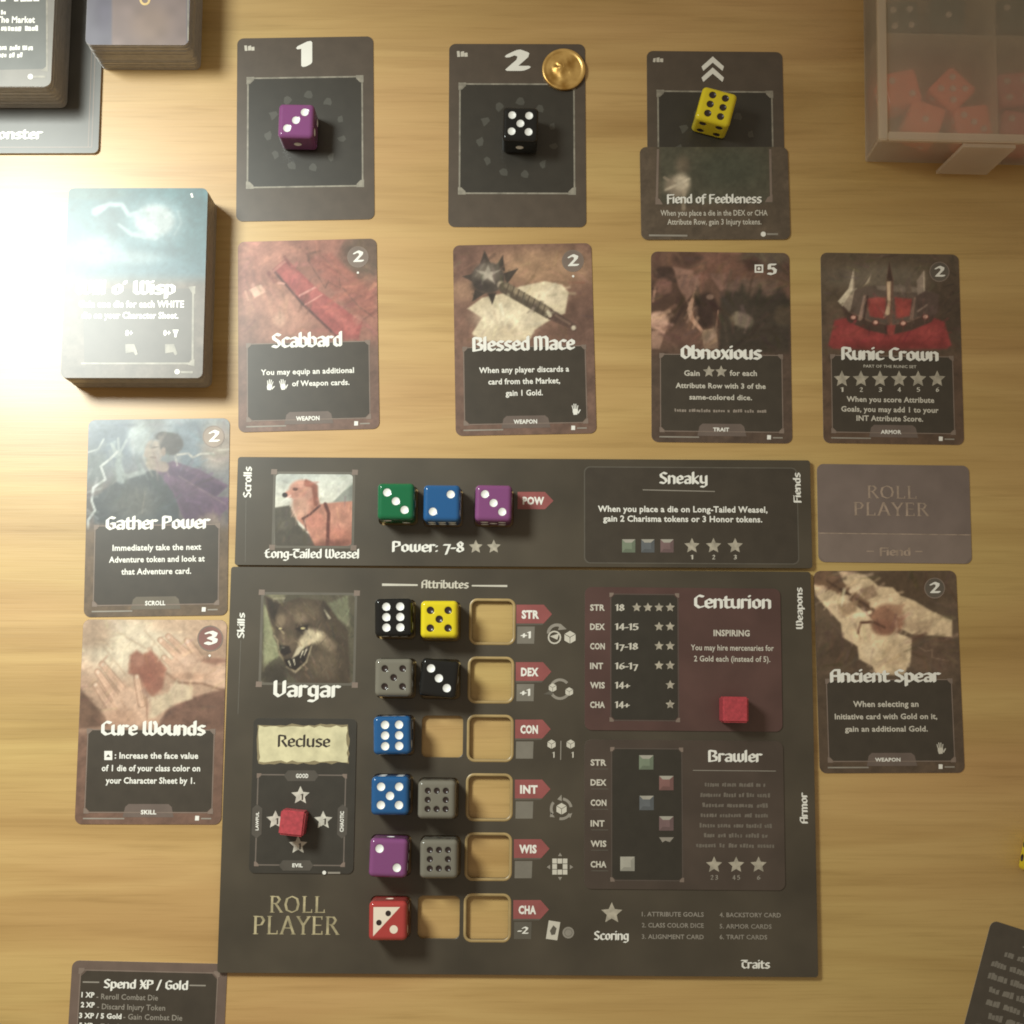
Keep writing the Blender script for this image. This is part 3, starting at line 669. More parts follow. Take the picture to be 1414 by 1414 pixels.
def art_wisp(c):
    c.vgrad(80, (98, 150, 158), 620, (120, 158, 172)); c.blob(900, 300, 90, 260, (92, 134, 142), .7, .5); c.blob(420, 250, 120, 130, (110, 142, 150), .7, .5); c.blob(300, 120, 200, 40, (112, 146, 142), .8)
    c.blob(690, 290, 170, 135, (170, 205, 215), .9, .4); c.blob(680, 285, 118, 95, (236, 250, 252), 1, .25); c.stroke([(320, 230), (400, 185), (480, 190), (520, 250), (600, 250)], [50, 26, 26, 24, 60], (214, 238, 242), .95, 12)
    c.stroke([(460, 310), (540, 370), (680, 380)], [12, 24, 50], (220, 240, 244), .9, 12); c.stroke([(820, 230), (840, 300), (800, 370)], 14, (190, 220, 226), .8, 10); c.blob(330, 470, 140, 90, (196, 220, 226), .8, .6); c.blob(560, 510, 160, 40, (196, 220, 226), .7, .7)
    t = c.sm((c.p[:, 1] - 590) / 100); c.mix(t, (160, 146, 134)); grime(c, 50)

V_SCAB, V_MACE, V_OBN, V_CROWN = (310, 320, .20517), (600, 320, .2122), (880, 330, .20517), (1110, 330, .2122)
V_GATH, V_CURE, V_SPEAR = (90, 560, .21222), (90, 840, .2193), (1090, 770, .21916)
sh = market_card('weapon_card', 'card titled Scabbard showing a red scabbard, below the card numbered 1', 'card', (-88.45, 159.59, .0276), V_SCAB, art_scabbard,
    [('Scabbard', 318, 788, 782, 92)], [('You may equip an additional', 245, 872, 965, 36), ('of Weapon cards.', 455, 842, 1040, 36)], [('WEAPON', 482, 640, 1272, 28)], (898, 170, 72, '2', None), 1.2)
sh.polys('hand_symbol', hand_polys(305, 1030, 38, 8), WHITE, 7); sh.polys('hand_symbol', hand_polys(392, 1028, 38, -8), WHITE, 7)
sh.polys('badge_drop', [disc(898, 276, 8, 8)], WHITE, 6)
sh = market_card('weapon_card', 'card titled Blessed Mace showing a spiked mace on cream ground', 'card', (8.96, 157.86, .0196), V_MACE, art_mace,
    [('Blessed Mace', 248, 908, 778, 86)], [('When any player discards a', 290, 876, 920, 36), ('card from the Market,', 350, 818, 994, 36), ('gain 1 Gold.', 463, 705, 1068, 36)], [('WEAPON', 515, 668, 1250, 26)], (900, 190, 72, '2', None), 1.05)
sh.polys('hand_symbol', hand_polys(915, 1155, 38, -4), WHITE, 7); sh.polys('badge_drop', [disc(902, 290, 8, 8)], WHITE, 6)
sh = market_card('trait_card', 'card titled Obnoxious showing dark brown figures, cost five', 'card', (97.79, 154.26, -.0100), V_OBN, art_obnoxious,
    [('Obnoxious', 290, 830, 805, 84)], [('Gain', 315, 420, 920, 36), ('for each', 622, 805, 920, 36), ('Attribute Row with 3 of the', 258, 864, 1002, 34), ('same-colored dice.', 350, 772, 1080, 34)], [('TRAIT', 510, 618, 1294, 24)], None, .98, rules_mat=CREAM)
sh.polys('star_symbol', [star_pts(482, 893, 42)], STARP, 7); sh.polys('star_symbol', [star_pts(564, 893, 42)], STARP, 7)
sh.text('cost_numeral', [('5', 876, 932, 240, 70)], WHITE, 6, bold=1.2)
sh.polys('die_symbol', sh.line([(795, 178), (842, 178), (842, 222), (795, 222)], 11, True) + [disc(818, 200, 10, 10)], WHITE, 6)
sh.text('flavour_lettering', [('Every attribute earns a full side meal', 250, 870, 1163, 22)], ink('smeared_flavour_print', (.30, .25, .21)), 7, font='blur')
sh = market_card('armor_card', 'card titled Runic Crown showing a crown on a red cushion', 'card', (174.86, 153.77, -.0134), V_CROWN, art_crown,
    [('Runic Crown', 245, 872, 785, 78)], [('When you score Attribute', 278, 848, 1058, 34), ('Goals, you may add 1 to your', 243, 876, 1122, 34), ('INT Attribute Score.', 342, 776, 1182, 34)], [('ARMOR', 500, 634, 1267, 24)], (882, 214, 66, '2', ink('dark_badge_print', (.12, .10, .08))), .78, rules_mat=CREAM)
for k in range(6):
    sh.polys('star_symbol', [star_pts(247 + k * 124, 912, 56)], STARP, 7)
    sh.text('star_numeral', [(str(k + 1), 238 + k * 124, 258 + k * 124, 995, 28)], CREAM, 7)
sh.text('subtitle_lettering', [('PART OF THE RUNIC SET', 388, 732, 836, 18)], CREAM, 7, font='sans')
sh = market_card('scroll_card', 'card titled Gather Power showing a figure in a purple cape with lightning', 'card', (-153.6, 76.75, .0143), V_GATH, art_gather,
    [('Gather Power', 262, 935, 808, 80)], [('Immediately take the next', 308, 885, 945, 38), ('Adventure token and look at', 285, 908, 1022, 38), ('that Adventure card.', 365, 820, 1100, 38)], [('SCROLL', 520, 652, 1300, 28)], (966, 202, 72, '2', ink('tan_badge_print', (.30, .23, .18))), 2.1,
    badge=ink('grey_tab_print', (.14, .115, .085)))
sh = market_card('skill_card', 'card titled Cure Wounds showing two hands pressing a bandage', 'card', (-153.2, -12.78, -.0031), V_CURE, art_cure,
    [('Cure Wounds', 224, 876, 798, 84)], [(': Increase the face value', 312, 838, 945, 38), ('of 1 die of your class color on', 230, 850, 1024, 38), ('your Character Sheet by 1.', 255, 818, 1102, 38)], [('SKILL', 476, 574, 1296, 26)], (914, 190, 82, '3', ink('red_badge_print', (.24, .115, .10))), 1.25)
sh.polys('die_symbol', [[(247, 898), (297, 898), (297, 955), (247, 955)]], WHITE, 7); sh.polys('die_symbol_arrow', [[(258, 936), (272, 918), (286, 936)]], PANEL, 9)
sh.polys('badge_drop', [disc(910, 298, 8, 8)], WHITE, 6)
sh = market_card('weapon_card', 'card titled Ancient Spear showing cream cloth tied round a spear', 'card', (168.4, 8.89, .0027), V_SPEAR, art_spear,
    [('Ancient Spear', 256, 945, 785, 76)], [('When selecting an', 402, 814, 940, 36), ('Initiative card with Gold on it,', 286, 932, 1018, 34), ('gain an additional Gold.', 350, 872, 1096, 34)], [('WEAPON', 540, 700, 1284, 22)], (915, 192, 66, '2', ink('dark_badge_print', (.12, .10, .08))), .78, rules_mat=CREAM)
sh.polys('hand_symbol', hand_polys(950, 1200, 38, -6), CREAM, 7)

# initiative cards -------------------------------------------------
def initiative(label, pose, view, mark):
    x, y, rot = pose
    sh = card('initiative_card', label, 'card', x, y, rot, mat=CARD_GREY, group='initiative cards in a row').view(*view)
    x0, x1, y0, y1 = -26.8, 26.6, -28.4, 24.8
    sh.polys('picture_panel', [chamfer(x0 + .6, y0 + .6, x1 - .6, y1 - .6, 2.4)], PANEL_DARK, 1, local=True)
    frame_lines(sh, x0, y0, x1, y1, .75, FRAME_LIGHT, 3)
    corner_orn(sh, x0 - .3, y0 - .3, x1 + .3, y1 + .3, 3.6, mat=FRAME_LIGHT, layer=4)
    rr = random.Random(3)                                       # faint ring of emblems round the die
    for k in range(11):
        a = math.radians(20 + k * 360 / 11); cx, cy = 17 * math.cos(a), -1.8 + 17.5 * math.sin(a)
        sh.polys('faint_emblem', [[(cx + rr.uniform(.9, 2.6) * math.cos(b), cy + rr.uniform(.9, 2.9) * math.sin(b)) for b in [j * 2 * math.pi / 7 for j in range(7)]]], ink('emblem_print', (.078, .074, .062)), 2, local=True)
    mark(sh)
    return sh
def mark1(sh):
    sh.text('numeral', [('1', 536, 604, 282, 136)], WHITE, 5, bold=1.9); sh.text('corner_mark', [('XP1', 178, 245, 188, 32)], CREAM, 5, font='blur')
def mark2(sh):
    sh.text('numeral', [('2', 492, 612, 274, 118)], WHITE, 5, bold=1.95); sh.text('corner_mark', [('XP1', 152, 226, 186, 36)], CREAM, 5, font='blur')
def mark3(sh):
    for dy in (0, 72):
        sh.polys('chevron', [[(512, 198 + dy), (585, 132 + dy), (658, 198 + dy), (648, 226 + dy), (585, 172 + dy), (524, 226 + dy)]], WHITE, 5)
    sh.text('corner_mark', [('XP2', 194, 264, 170, 32)], CREAM, 5, font='blur')
V_I1, V_I2, V_I3 = (300, 30, .21224), (600, 40, .20512), (860, 50, .21222)
initiative('dark initiative card with a square frame lying under the purple die', (-91.56, 256.90, .0193), V_I1, mark1)
initiative('dark initiative card holding a gold coin and a black die', (5.87, 253.93, 0), V_I2, mark2)
initiative('dark initiative card marked with two upward chevrons', (97.19, 250.51, -.0068), V_I3, mark3)
# fiend cards
fz = CT + .06
sf = card('fiend_card', 'card titled Fiend of Feebleness overlapping the card with chevrons', 'card', 96.25, 226.12, .0039, 68, 44, 3, fz, CARD_GREY, 'fiend cards').view(*V_I3)
sf.paint('illustration', 67.9, 43.9, 3, lambda c: (c.fill((72, 62, 52)), c.gon([(235, 700), (955, 700), (965, 1080), (240, 1090)], (62, 60, 50), 1, 25), c.blob(700, 860, 200, 120, (58, 60, 50), .8, .6), c.blob(390, 840, 45, 60, (84, 74, 62), .8, .6),
    c.blob(350, 980, 80, 70, (118, 106, 92), .9, .4), c.blob(385, 950, 50, 55, (160, 148, 130), .9, .5), c.stroke([(270, 920), (340, 960)], 18, (120, 108, 94), .8), c.stroke([(280, 1000), (430, 930)], 16, (168, 156, 138), .7, 8), c.stroke([(400, 1010), (395, 1120)], 26, (130, 118, 102), .7, 8), grime(c, 60)), 1, gain=.55)
for pl in ([(222, 735), (236, 735), (228, 1080), (214, 1080)], [(952, 735), (966, 735), (972, 1080), (958, 1080)]): sf.polys('frame_line', [pl], FRAME, 2)
sf.polys('frame_corner', [[(212, 1095), (212, 1045), (240, 1060), (260, 1095)]], FRAME, 3); sf.polys('frame_corner', [[(974, 1080), (974, 1030), (940, 1050), (925, 1080)]], FRAME, 3)
sf.text('title_lettering', [('Fiend of Feebleness', 286, 900, 1088, 56)], WHITE, 6)
sf.text('rules_lettering', [('When you place a die in the DEX or CHA', 246, 942, 1168, 36), ('Attribute Row, gain 3 Injury tokens.', 290, 902, 1226, 36)], CREAM, 6, font='sans', bold=1.2)
sf.polys('footer_line', [[(170, 1290), (420, 1292), (420, 1304), (170, 1302)]], DIM, 3); sf.polys('set_mark', [disc(914, 1288, 17, 10)], WHITE, 3); sf.polys('set_line', [[(938, 1282), (1010, 1282), (1010, 1294), (938, 1294)]], DIM, 3)
V_FB = (1100, 620, .18388)
MAUVE = ink('mauve_card_back', (.19, .145, .128), mottle=.12, scale=60); MAUVE2 = ink('mauve_card_back_band', (.225, .172, .148), mottle=.12, scale=60)
LOGO_B = ink('faded_logo_print', (.36, .27, .21), mottle=.25, scale=300)
sb_ = card('fiend_card', 'face-down mauve card reading Fiend under a faded logo', 'card', 173.29, 78.36, -.0115, 68, 44, 3, 0, MAUVE, 'fiend cards').view(*V_FB)
sb_.polys('lower_band', [[(-33.9, -9.2), (33.9, -9.2), (33.9, -19), (31, -21.9), (-31, -21.9), (-33.9, -19)]], MAUVE2, 1, local=True)
sb_.polys('band_line', [[(-33.9, -8.9), (33.9, -8.9), (33.9, -9.3), (-33.9, -9.3)]], LOGO_B, 2, local=True)
sb_.text('logo_lettering', [('ROLL', 530, 905, 368, 92), ('PLAYER', 428, 992, 496, 96)], LOGO_B, 3, font='roman')
sb_.text('title_lettering', [('Fiend', 622, 852, 800, 58)], LOGO_B, 3); sb_.polys('dash', [[(525, 764), (580, 764), (580, 772), (525, 772)]], LOGO_B, 3); sb_.polys('dash', [[(890, 766), (945, 766), (945, 774), (890, 774)]], LOGO_B, 3)

# reference cards --------------------------------------------------
V_RL, V_RR = (70, 1300, .19095), (1254, 1130, .20075)
rx, ry, rr_ = -151.6, -158.2, -.024
sr = card('reference_card', 'brown-edged reference card titled Spend XP / Gold, its corner under the board', 'card', rx, ry, rr_, 66, 88, 3, 0, CARD_BROWN).view(*V_RL)
sr.polys('text_panel', [chamfer(-28.9, -39, 28.9, 40.0, 2.4)], PANEL, 1, local=True)
frame_lines(sr, -29.4, -39.4, 29.4, 40.4, .5); corner_orn(sr, -30, -40, 30, 41, 2.6)
sr.text('title_lettering', [('Spend XP / Gold', 382, 990, 336, 62)], WHITE, 5)
sr.polys('title_rule', [[(232, 288), (352, 290), (352, 300), (232, 298)]], DIM, 5); sr.polys('title_rule', [[(1004, 312), (1122, 314), (1122, 324), (1004, 322)]], DIM, 5)
sr.text('rules_lettering', [('1 XP', 222, 316, 402, 36), ('2 XP', 218, 318, 474, 36), ('3 XP / 5 Gold', 205, 512, 552, 36), ('5 XP', 205, 304, 624, 36)], WHITE, 5, font='sans', bold=3)
sr.text('note_lettering', [('- Reroll Combat Die', 330, 776, 416, 40), ('- Discard Injury Token', 335, 828, 488, 40), ('- Gain Combat Die', 525, 952, 562, 40), ('- Take Attribute Bonus', 330, 790, 632, 40)], DIM, 5, font='sans', bold=1)
a_ = math.radians(-17.5); cx_, cy_ = at(1371, 1272)
ox_, oy_ = 31.5, -44
rx2, ry2 = cx_ + ox_ * math.cos(a_) - oy_ * math.sin(a_) - .6, cy_ + ox_ * math.sin(a_) + oy_ * math.cos(a_) + .6
sr = card('reference_card', 'tilted dark reference card with grey small print, alone on bare table', 'card', rx2, ry2, a_, 63, 88, 3, 0, ink('dark_card_print', (.075, .062, .048))).view(*V_RR)
DG = ink('grey_small_print', (.22, .20, .17))
sr.polys('title_rule', [[(-16, 36.9), (20, 36.9), (20, 37.4), (-16, 37.4)]], DG, 2, local=True)
q = random.Random(31); bars = []
for k in range(13):                                             # small print too blurred to read
    ind, yy = (4.5 if k in (0, 5) else 2.0 if k in (3, 4, 7, 9, 11) else 0), 31.0 - k * 5.35
    x = -27 + ind
    while x < 22:
        w_ = q.uniform(4, 9)
        n = max(2, int(w_ / 1.25))
        for j in range(n):
            xa = x + j * w_ / n; t_ = q.uniform(1.9, 2.9); sk_ = q.uniform(-.3, .3)
            bars.append([(xa, yy - q.uniform(0, .3)), (xa + w_ / n * q.uniform(.78, 1), yy), (xa + w_ / n * .9 + sk_, yy + t_), (xa + sk_, yy + t_ * q.uniform(.8, 1))])
        x += w_ + 1.5
sr.polys('smeared_lettering', bars, DG, 2, local=True)

# ------------------------------------------------------------------ character boards with cut-out dice slots
BZ, BT = 0.36, 2.0
BTOP = BZ + BT
def board(name, label, x, y, rot, w, h, holes, mat, r=1.2):
    root = thing(name, label, 'game board', x, y, BZ, rot)
    cu = bpy.data.curves.new('board_sheet', 'CURVE'); cu.dimensions = '2D'; cu.fill_mode = 'BOTH'
    cu.extrude = (BT / 2 - .12) * MM; cu.bevel_depth = .12 * MM; cu.bevel_resolution = 1; cu.offset = -.12 * MM
    def spl(pts):
        s = cu.splines.new('POLY'); s.points.add(len(pts) - 1); s.use_cyclic_u = True
        for p, (a, b) in zip(s.points, pts): p.co = (a * MM, b * MM, 0, 1)
    spl(rrect_pts(w, h, r, 4))
    for hx, hy, hw in holes: spl(rrect_pts(hw, hw, 2.2, 5, hx, hy)[::-1])
    o = bpy.data.objects.new('t', cu); COL.objects.link(o)
    me = bpy.data.meshes.new_from_object(o.evaluated_get(bpy.context.evaluated_depsgraph_get()))
    bpy.data.objects.remove(o); bpy.data.curves.remove(cu)
    me.transform(Matrix.Translation((0, 0, BT / 2 * MM)))
    me.materials.clear(); me.materials.append(mat); me.materials.append(KRAFT)
    for p in me.polygons:
        p.material_index = 0 if p.normal.z > .5 else 1
        p.use_smooth = False
    bo = bpy.data.objects.new('board_sheet', me); COL.objects.link(bo); bo.parent = root
    return Sheet(root, x, y, rot, BTOP)
def to_local(px, py, x, y, rot, z=BTOP):
    p = at(px, py, z) - np.array([x, y]); c, s = math.cos(-rot), math.sin(-rot)
    return p[0] * c - p[1] * s, p[0] * s + p[1] * c
MP = (6.75, -33.00, -.0085); SP = (8.81, 78.54, -.0051)
HW = 17.8
col3 = [(680, 858.5), (678, 939), (677, 1019.5), (675.7, 1101), (674.4, 1183), (673, 1267.5)]
rows_px = [((543, 852, 1), (606.5, 855, 1)), ((543.5, 935.5, 1), (606, 936.5, 1)), ((541.4, 1015.5, 1), (610.8, 1017, 0)), ((538.5, 1099, 1), (603, 1104.5, 1)), ((536, 1185, 1), (606, 1186.5, 1)), ((535.5, 1272, 1), (605.7, 1266.6, 0))]
holes = []; c3 = []
for (px, py), pair in zip(col3, rows_px):
    hx, hy = to_local(px, py, *MP); c3.append((hx, hy)); holes.append((hx, hy, HW))
    for qx, qy, filled in pair:
        kx_, ky_ = to_local(qx, qy, *MP, 16.0 if filled else BTOP)
        holes.append((kx_ + (.15 if filled else 0), ky_ - (.25 if filled else 0), HW if not filled else 17.2))
mb = board('character_board', 'large dark character board with rows of square dice slots and red tags', *MP, 255.0, 172.6, holes, BOARD)
sholes = [(a_ + .15, b_ - .25, 17.2) for a_, b_ in (to_local(px, py, *SP, 16.0) for px, py in ((546.5, 692), (610, 694.5), (681.5, 694.5)))]
sb2 = board('companion_board', 'narrow dark board with a weasel portrait along the top of the character board', *SP, 254.36, 48.2, sholes, BOARD)

def rounded_ring(cx, cy, w0, w1, r0, r1, seg=5):
    A, B = rrect_pts(w0, w0, r0, seg, cx, cy), rrect_pts(w1, w1, r1, seg, cx, cy); n = len(A)
    return [[A[i], A[(i + 1) % n], B[(i + 1) % n], B[i]] for i in range(n)]
def raised_ring(parent_sheet, name, cx, cy, w_in, w_out, h, mat):
    """a low rounded rim round a slot"""
    prof = [(w_in, .02), (w_in + .25, h), ((w_in + w_out) / 2, h * 1.15), (w_out - .3, h), (w_out, .02)]
    v, f = [], []; rings = []
    for w, z in prof:
        P = rrect_pts(w, w, 2.2 + (w - HW) / 2, 5, cx, cy); rings.append(len(v)); v += [(x, y, parent_sheet.lz(0) + z) for x, y in P]
    n = len(P)
    for a, b in zip(rings[:-1], rings[1:]):
        f += [(a + i, b + i, b + (i + 1) % n, a + (i + 1) % n) for i in range(n)]
    return mesh_obj(name, v, f, mat, parent_sheet.root, smooth=True)
V_W, V_D, V_SN, V_A, V_A2, V_C, V_B, V_R = (300, 620, .2616), (500, 630, .21216), (790, 630, .24045), (500, 790, .21216), (500, 1040, .21216), (790, 790, .24045), (790, 1010, .2546), (290, 970, .27578)
for hx, hy in c3: raised_ring(mb, 'slot_rim', hx, hy, HW + .15, HW + 2.5, .18, TAN)

def portrait(sh, name, x0, y0, x1, y1, fn, gain, corner=True):
    p, q = sh.loc(x0, y0), sh.loc(x1, y1)
    w, h = abs(q[0] - p[0]), abs(p[1] - q[1]); cx, cy = (p[0] + q[0]) / 2, (p[1] + q[1]) / 2
    sh.polys('portrait_frame', [rrect_pts(w + 2.2, h + 2.2, 1.2, 4, cx, cy)], ink('portrait_frame_print', (.13, .115, .092)), 1, local=True)
    sh.paint(name, w, h, 1.4, fn, 2, cx=cx, cy=cy, gain=gain, step=.4)
    for sx in (-1, 1):
        for sy in (-1, 1):
            sh.polys('portrait_corner', [[(cx + sx * (w / 2 + .9) + a, cy + sy * (h / 2 + .9) + b) for a, b in ((-1.3, -1.1), (1.3, -1.1), (1.4, 1.2), (-1.2, 1.3))]], FRAME, 3, local=True)
def art_weasel(c):
    c.vgrad(130, (206, 208, 200), 330, (222, 218, 204)); c.gon([(610, 280), (660, 230), (720, 180), (720, 290)], (146, 148, 140), 1, 6); c.blob(420, 150, 120, 30, (190, 194, 188), .7)
    c.gon([(300, 310), (380, 298), (410, 350), (430, 400), (560, 520), (300, 530)], (84, 78, 68), 1, 7); c.blob(350, 370, 40, 50, (104, 98, 86), .6, .6)
    c.gon([(395, 250), (500, 190), (545, 290), (640, 280), (715, 275), (715, 500), (620, 520), (520, 520), (470, 420), (420, 370)], (186, 130, 112), 1, 7)
    c.blob(450, 218, 72, 56, (204, 152, 134), 1, .18); c.stroke([(440, 228), (372, 240)], [60, 34], (206, 148, 130), 1, 6); c.blob(357, 243, 15, 13, (52, 44, 42), 1, .3); c.blob(412, 212, 14, 9, (96, 62, 54), .9)
    c.blob(440, 310, 48, 55, (216, 168, 146), .9, .4); c.stroke([(470, 170), (515, 200), (522, 290)], [18, 34, 24], (134, 80, 66), .9, 8); c.blob(480, 185, 22, 16, (160, 100, 84), .9)
    c.blob(640, 360, 70, 60, (204, 146, 126), .8, .5); c.blob(660, 470, 60, 50, (164, 108, 92), .8, .5); c.blob(620, 460, 40, 40, (200, 132, 114), .7, .5); c.blob(520, 380, 50, 40, (206, 138, 120), .7)
    c.stroke([(450, 368), (490, 345), (540, 300)], 12, (88, 54, 48), .95); c.stroke([(570, 290), (588, 340), (582, 510)], 18, (96, 54, 48), .95); c.stroke([(455, 370), (470, 430)], 9, (90, 56, 50), .8)
    c.blob(620, 510, 110, 30, (120, 76, 66), .7, .5); brushwork(c, 130, 22, 10, 70, .10); grime(c, 70)
def art_wolf(c):
    c.fill((86, 80, 66)); c.gon([(235, 760), (360, 760), (350, 800), (280, 790)], (120, 116, 92), .8, 8); c.gon([(245, 820), (300, 900), (292, 985), (345, 1080), (300, 1110), (245, 1160)], (136, 136, 106), 1, 8); c.gon([(585, 815), (690, 770), (700, 940), (620, 880)], (112, 112, 90), 1, 9)
    c.gon([(255, 775), (340, 815), (430, 785), (560, 800), (600, 850), (690, 960), (705, 1250), (450, 1250), (380, 1190), (345, 1110), (312, 1010), (285, 930), (262, 850)], (74, 63, 52), 1, 9)
    c.gon([(262, 785), (330, 820), (300, 900), (268, 850)], (52, 44, 38), .9, 7); c.gon([(560, 800), (600, 850), (575, 905), (535, 850)], (54, 46, 40), .9, 8); c.stroke([(566, 850), (592, 892)], [6, 14], (190, 180, 156), .9); c.stroke([(300, 790), (355, 788)], 10, (150, 142, 118), .8)
    c.blob(460, 860, 90, 50, (98, 84, 68), .8, .6); c.blob(338, 905, 26, 34, (132, 115, 94), .8, .5); c.blob(436, 892, 34, 26, (132, 115, 94), .8, .5); c.blob(385, 950, 30, 80, (98, 82, 68), .8, .6)
    c.gon([(432, 1010), (478, 945), (560, 970), (590, 1015), (500, 1030), (425, 1065)], (196, 180, 150), 1, 16); c.gon([(560, 970), (640, 1040), (600, 1080), (530, 1030)], (128, 112, 92), .8, 18); c.blob(560, 1130, 80, 70, (104, 90, 74), .8, .6)
    c.gon([(330, 960), (410, 960), (420, 1050), (385, 1095), (330, 1080), (318, 1010)], (92, 78, 64), 1, 12); c.stroke([(345, 970), (350, 1030)], 16, (116, 100, 82), .7, 9)
    c.gon([(322, 1035), (380, 1040), (392, 1075), (355, 1092), (325, 1075)], (42, 35, 32), 1, 7); c.blob(345, 1048, 12, 6, (110, 102, 92), .7)
    c.stroke([(300, 985), (318, 1010), (330, 1085), (350, 1115)], 8, (150, 136, 110), .8)
    c.gon([(352, 1112), (400, 1105), (468, 1045), (494, 1032), (478, 1110), (425, 1172), (372, 1156)], (38, 31, 28), 1, 6); c.gon([(395, 1105), (420, 1052), (460, 1040), (430, 1085)], (206, 192, 164), .95, 7); c.stroke([(365, 1150), (412, 1178), (470, 1125), (497, 1042)], [7, 12, 10, 6], (164, 148, 122), .9)
    for a, b in (((378, 1120), (388, 1148)), ((404, 1112), (410, 1140)), ((452, 1068), (438, 1102)), ((470, 1060), (458, 1090))): c.stroke([a, b], [9, 3], (212, 202, 178), .95, 3)
    c.gon([(310, 935), (350, 950), (345, 958), (315, 950)], (44, 36, 32), .9, 5); c.gon([(410, 948), (480, 925), (478, 955), (430, 962)], (44, 36, 32), .9, 5); c.blob(333, 948, 9, 5, (190, 176, 130)); c.blob(452, 946, 12, 6, (196, 182, 136))
    c.blob(300, 1190, 70, 60, (54, 48, 41), .8, .5); brushwork(c, 240, 24, 9, 77, .15, 62, (235, 760, 720, 1240)); brushwork(c, 90, 18, 7, 78, .2, 110); grime(c, 77)
# companion board print
sb2.view(*V_W); portrait(sb2, 'weasel_portrait', 310, 132, 708, 512, art_weasel, 1.1)
sb2.text('name_lettering', [('Long-Tailed Weasel', 250, 748, 575, 46)], WHITE, 5)
sb2.text('side_lettering', [('Scrolls', 178, 258, 96, 40, 'up')], WHITE, 5)
sb2.polys('side_rule', [[(150, 270), (154, 270), (150, 600), (146, 600)]], FAINT, 2)
sb2.view(*V_D); sb2.text('power_lettering', [('Power: 7-8', 195, 660, 622, 66)], WHITE, 5)
sb2.polys('star_symbol', [star_pts(740, 590, 47)], STARP, 4); sb2.polys('star_symbol', [star_pts(857, 590, 47)], STARP, 4)
sb2.polys('attribute_tag', [[(1012, 232), (1190, 232), (1245, 290), (1190, 345), (1012, 345)]], REDTAG, 3); sb2.text('tag_lettering', [('POW', 1045, 1185, 312, 46)], WHITE, 5, font='sans', bold=4)
sb2.view(*V_SN)
def panel_px(sh, name, x0, y0, x1, y1, r, mat, layer):
    p, q = sh.loc(x0, y0), sh.loc(x1, y1); w, h = abs(q[0] - p[0]), abs(p[1] - q[1])
    return sh.polys(name, [rrect_pts(w, h, r, 5, (p[0] + q[0]) / 2, (p[1] + q[1]) / 2)], mat, layer, local=True)
panel_px(sb2, 'skill_panel_edge', 68, 58, 1305, 622, 2.6, FAINT, 1); panel_px(sb2, 'skill_panel', 74, 64, 1299, 616, 2.4, PANEL, 2)
sb2.text('title_lettering', [('Sneaky', 500, 775, 158, 64)], WHITE, 5)
sb2.text('rules_lettering', [('When you place a die on Long-Tailed Weasel,', 148, 1122, 318, 34), ('gain 2 Charisma tokens or 3 Honor tokens.', 178, 1092, 374, 34)], WHITE, 5, font='sans', bold=2.2)
sb2.polys('title_rule', [[(405, 190), (820, 200), (820, 205), (405, 196)]], DIM, 4)
GEMS = {'green': ink('green_gem_print', (.20, .24, .17)), 'blue': ink('blue_gem_print', (.13, .14, .15)), 'plum': ink('plum_gem_print', (.20, .125, .125)), 'white': ink('white_gem_print', (.42, .40, .34)), 'red': ink('red_gem_print', (.24, .12, .11))}
GEM_HI = ink('gem_glint_print', (.40, .375, .32))
def gem(sh, x, y, s, kind, layer=4):
    sh.polys('gem_symbol', [[(x - s, y - s), (x + s, y - s), (x + s, y + s), (x - s, y + s)]], GEMS[kind], layer)
    sh.polys('gem_glint', [[(x - s, y - s), (x + s, y - s), (x + .45 * s, y - .5 * s), (x - .5 * s, y - .5 * s)]], GEM_HI, layer + 1)
    sh.polys('gem_shade', [[(x + s, y - s), (x + s, y + s), (x + .5 * s, y + .5 * s), (x + .45 * s, y - .5 * s)], [(x - s, y + s), (x - .5 * s, y + .45 * s), (x + .5 * s, y + .5 * s), (x + s, y + s)]], ink('gem_shade_print_' + kind, tuple(.72 * c for c in {'green': (.20, .24, .17), 'blue': (.13, .14, .15), 'plum': (.20, .125, .125), 'white': (.42, .40, .34), 'red': (.24, .12, .11)}[kind])), layer + 1)
for x, k in ((325, 'green'), (435, 'blue'), (545, 'plum')): gem(sb2, x, 515, 38, k)
for k, x in enumerate((688, 812, 936)):
    sb2.polys('star_symbol', [star_pts(x, 515, 46)], STARP, 4); sb2.text('star_numeral', [(str(k + 1), x - 8, x + 8, 592, 24)], CREAM, 4)
sb2.text('side_lettering', [('Fiends', 1314, 268, 98, 40, 'up')], WHITE, 5)

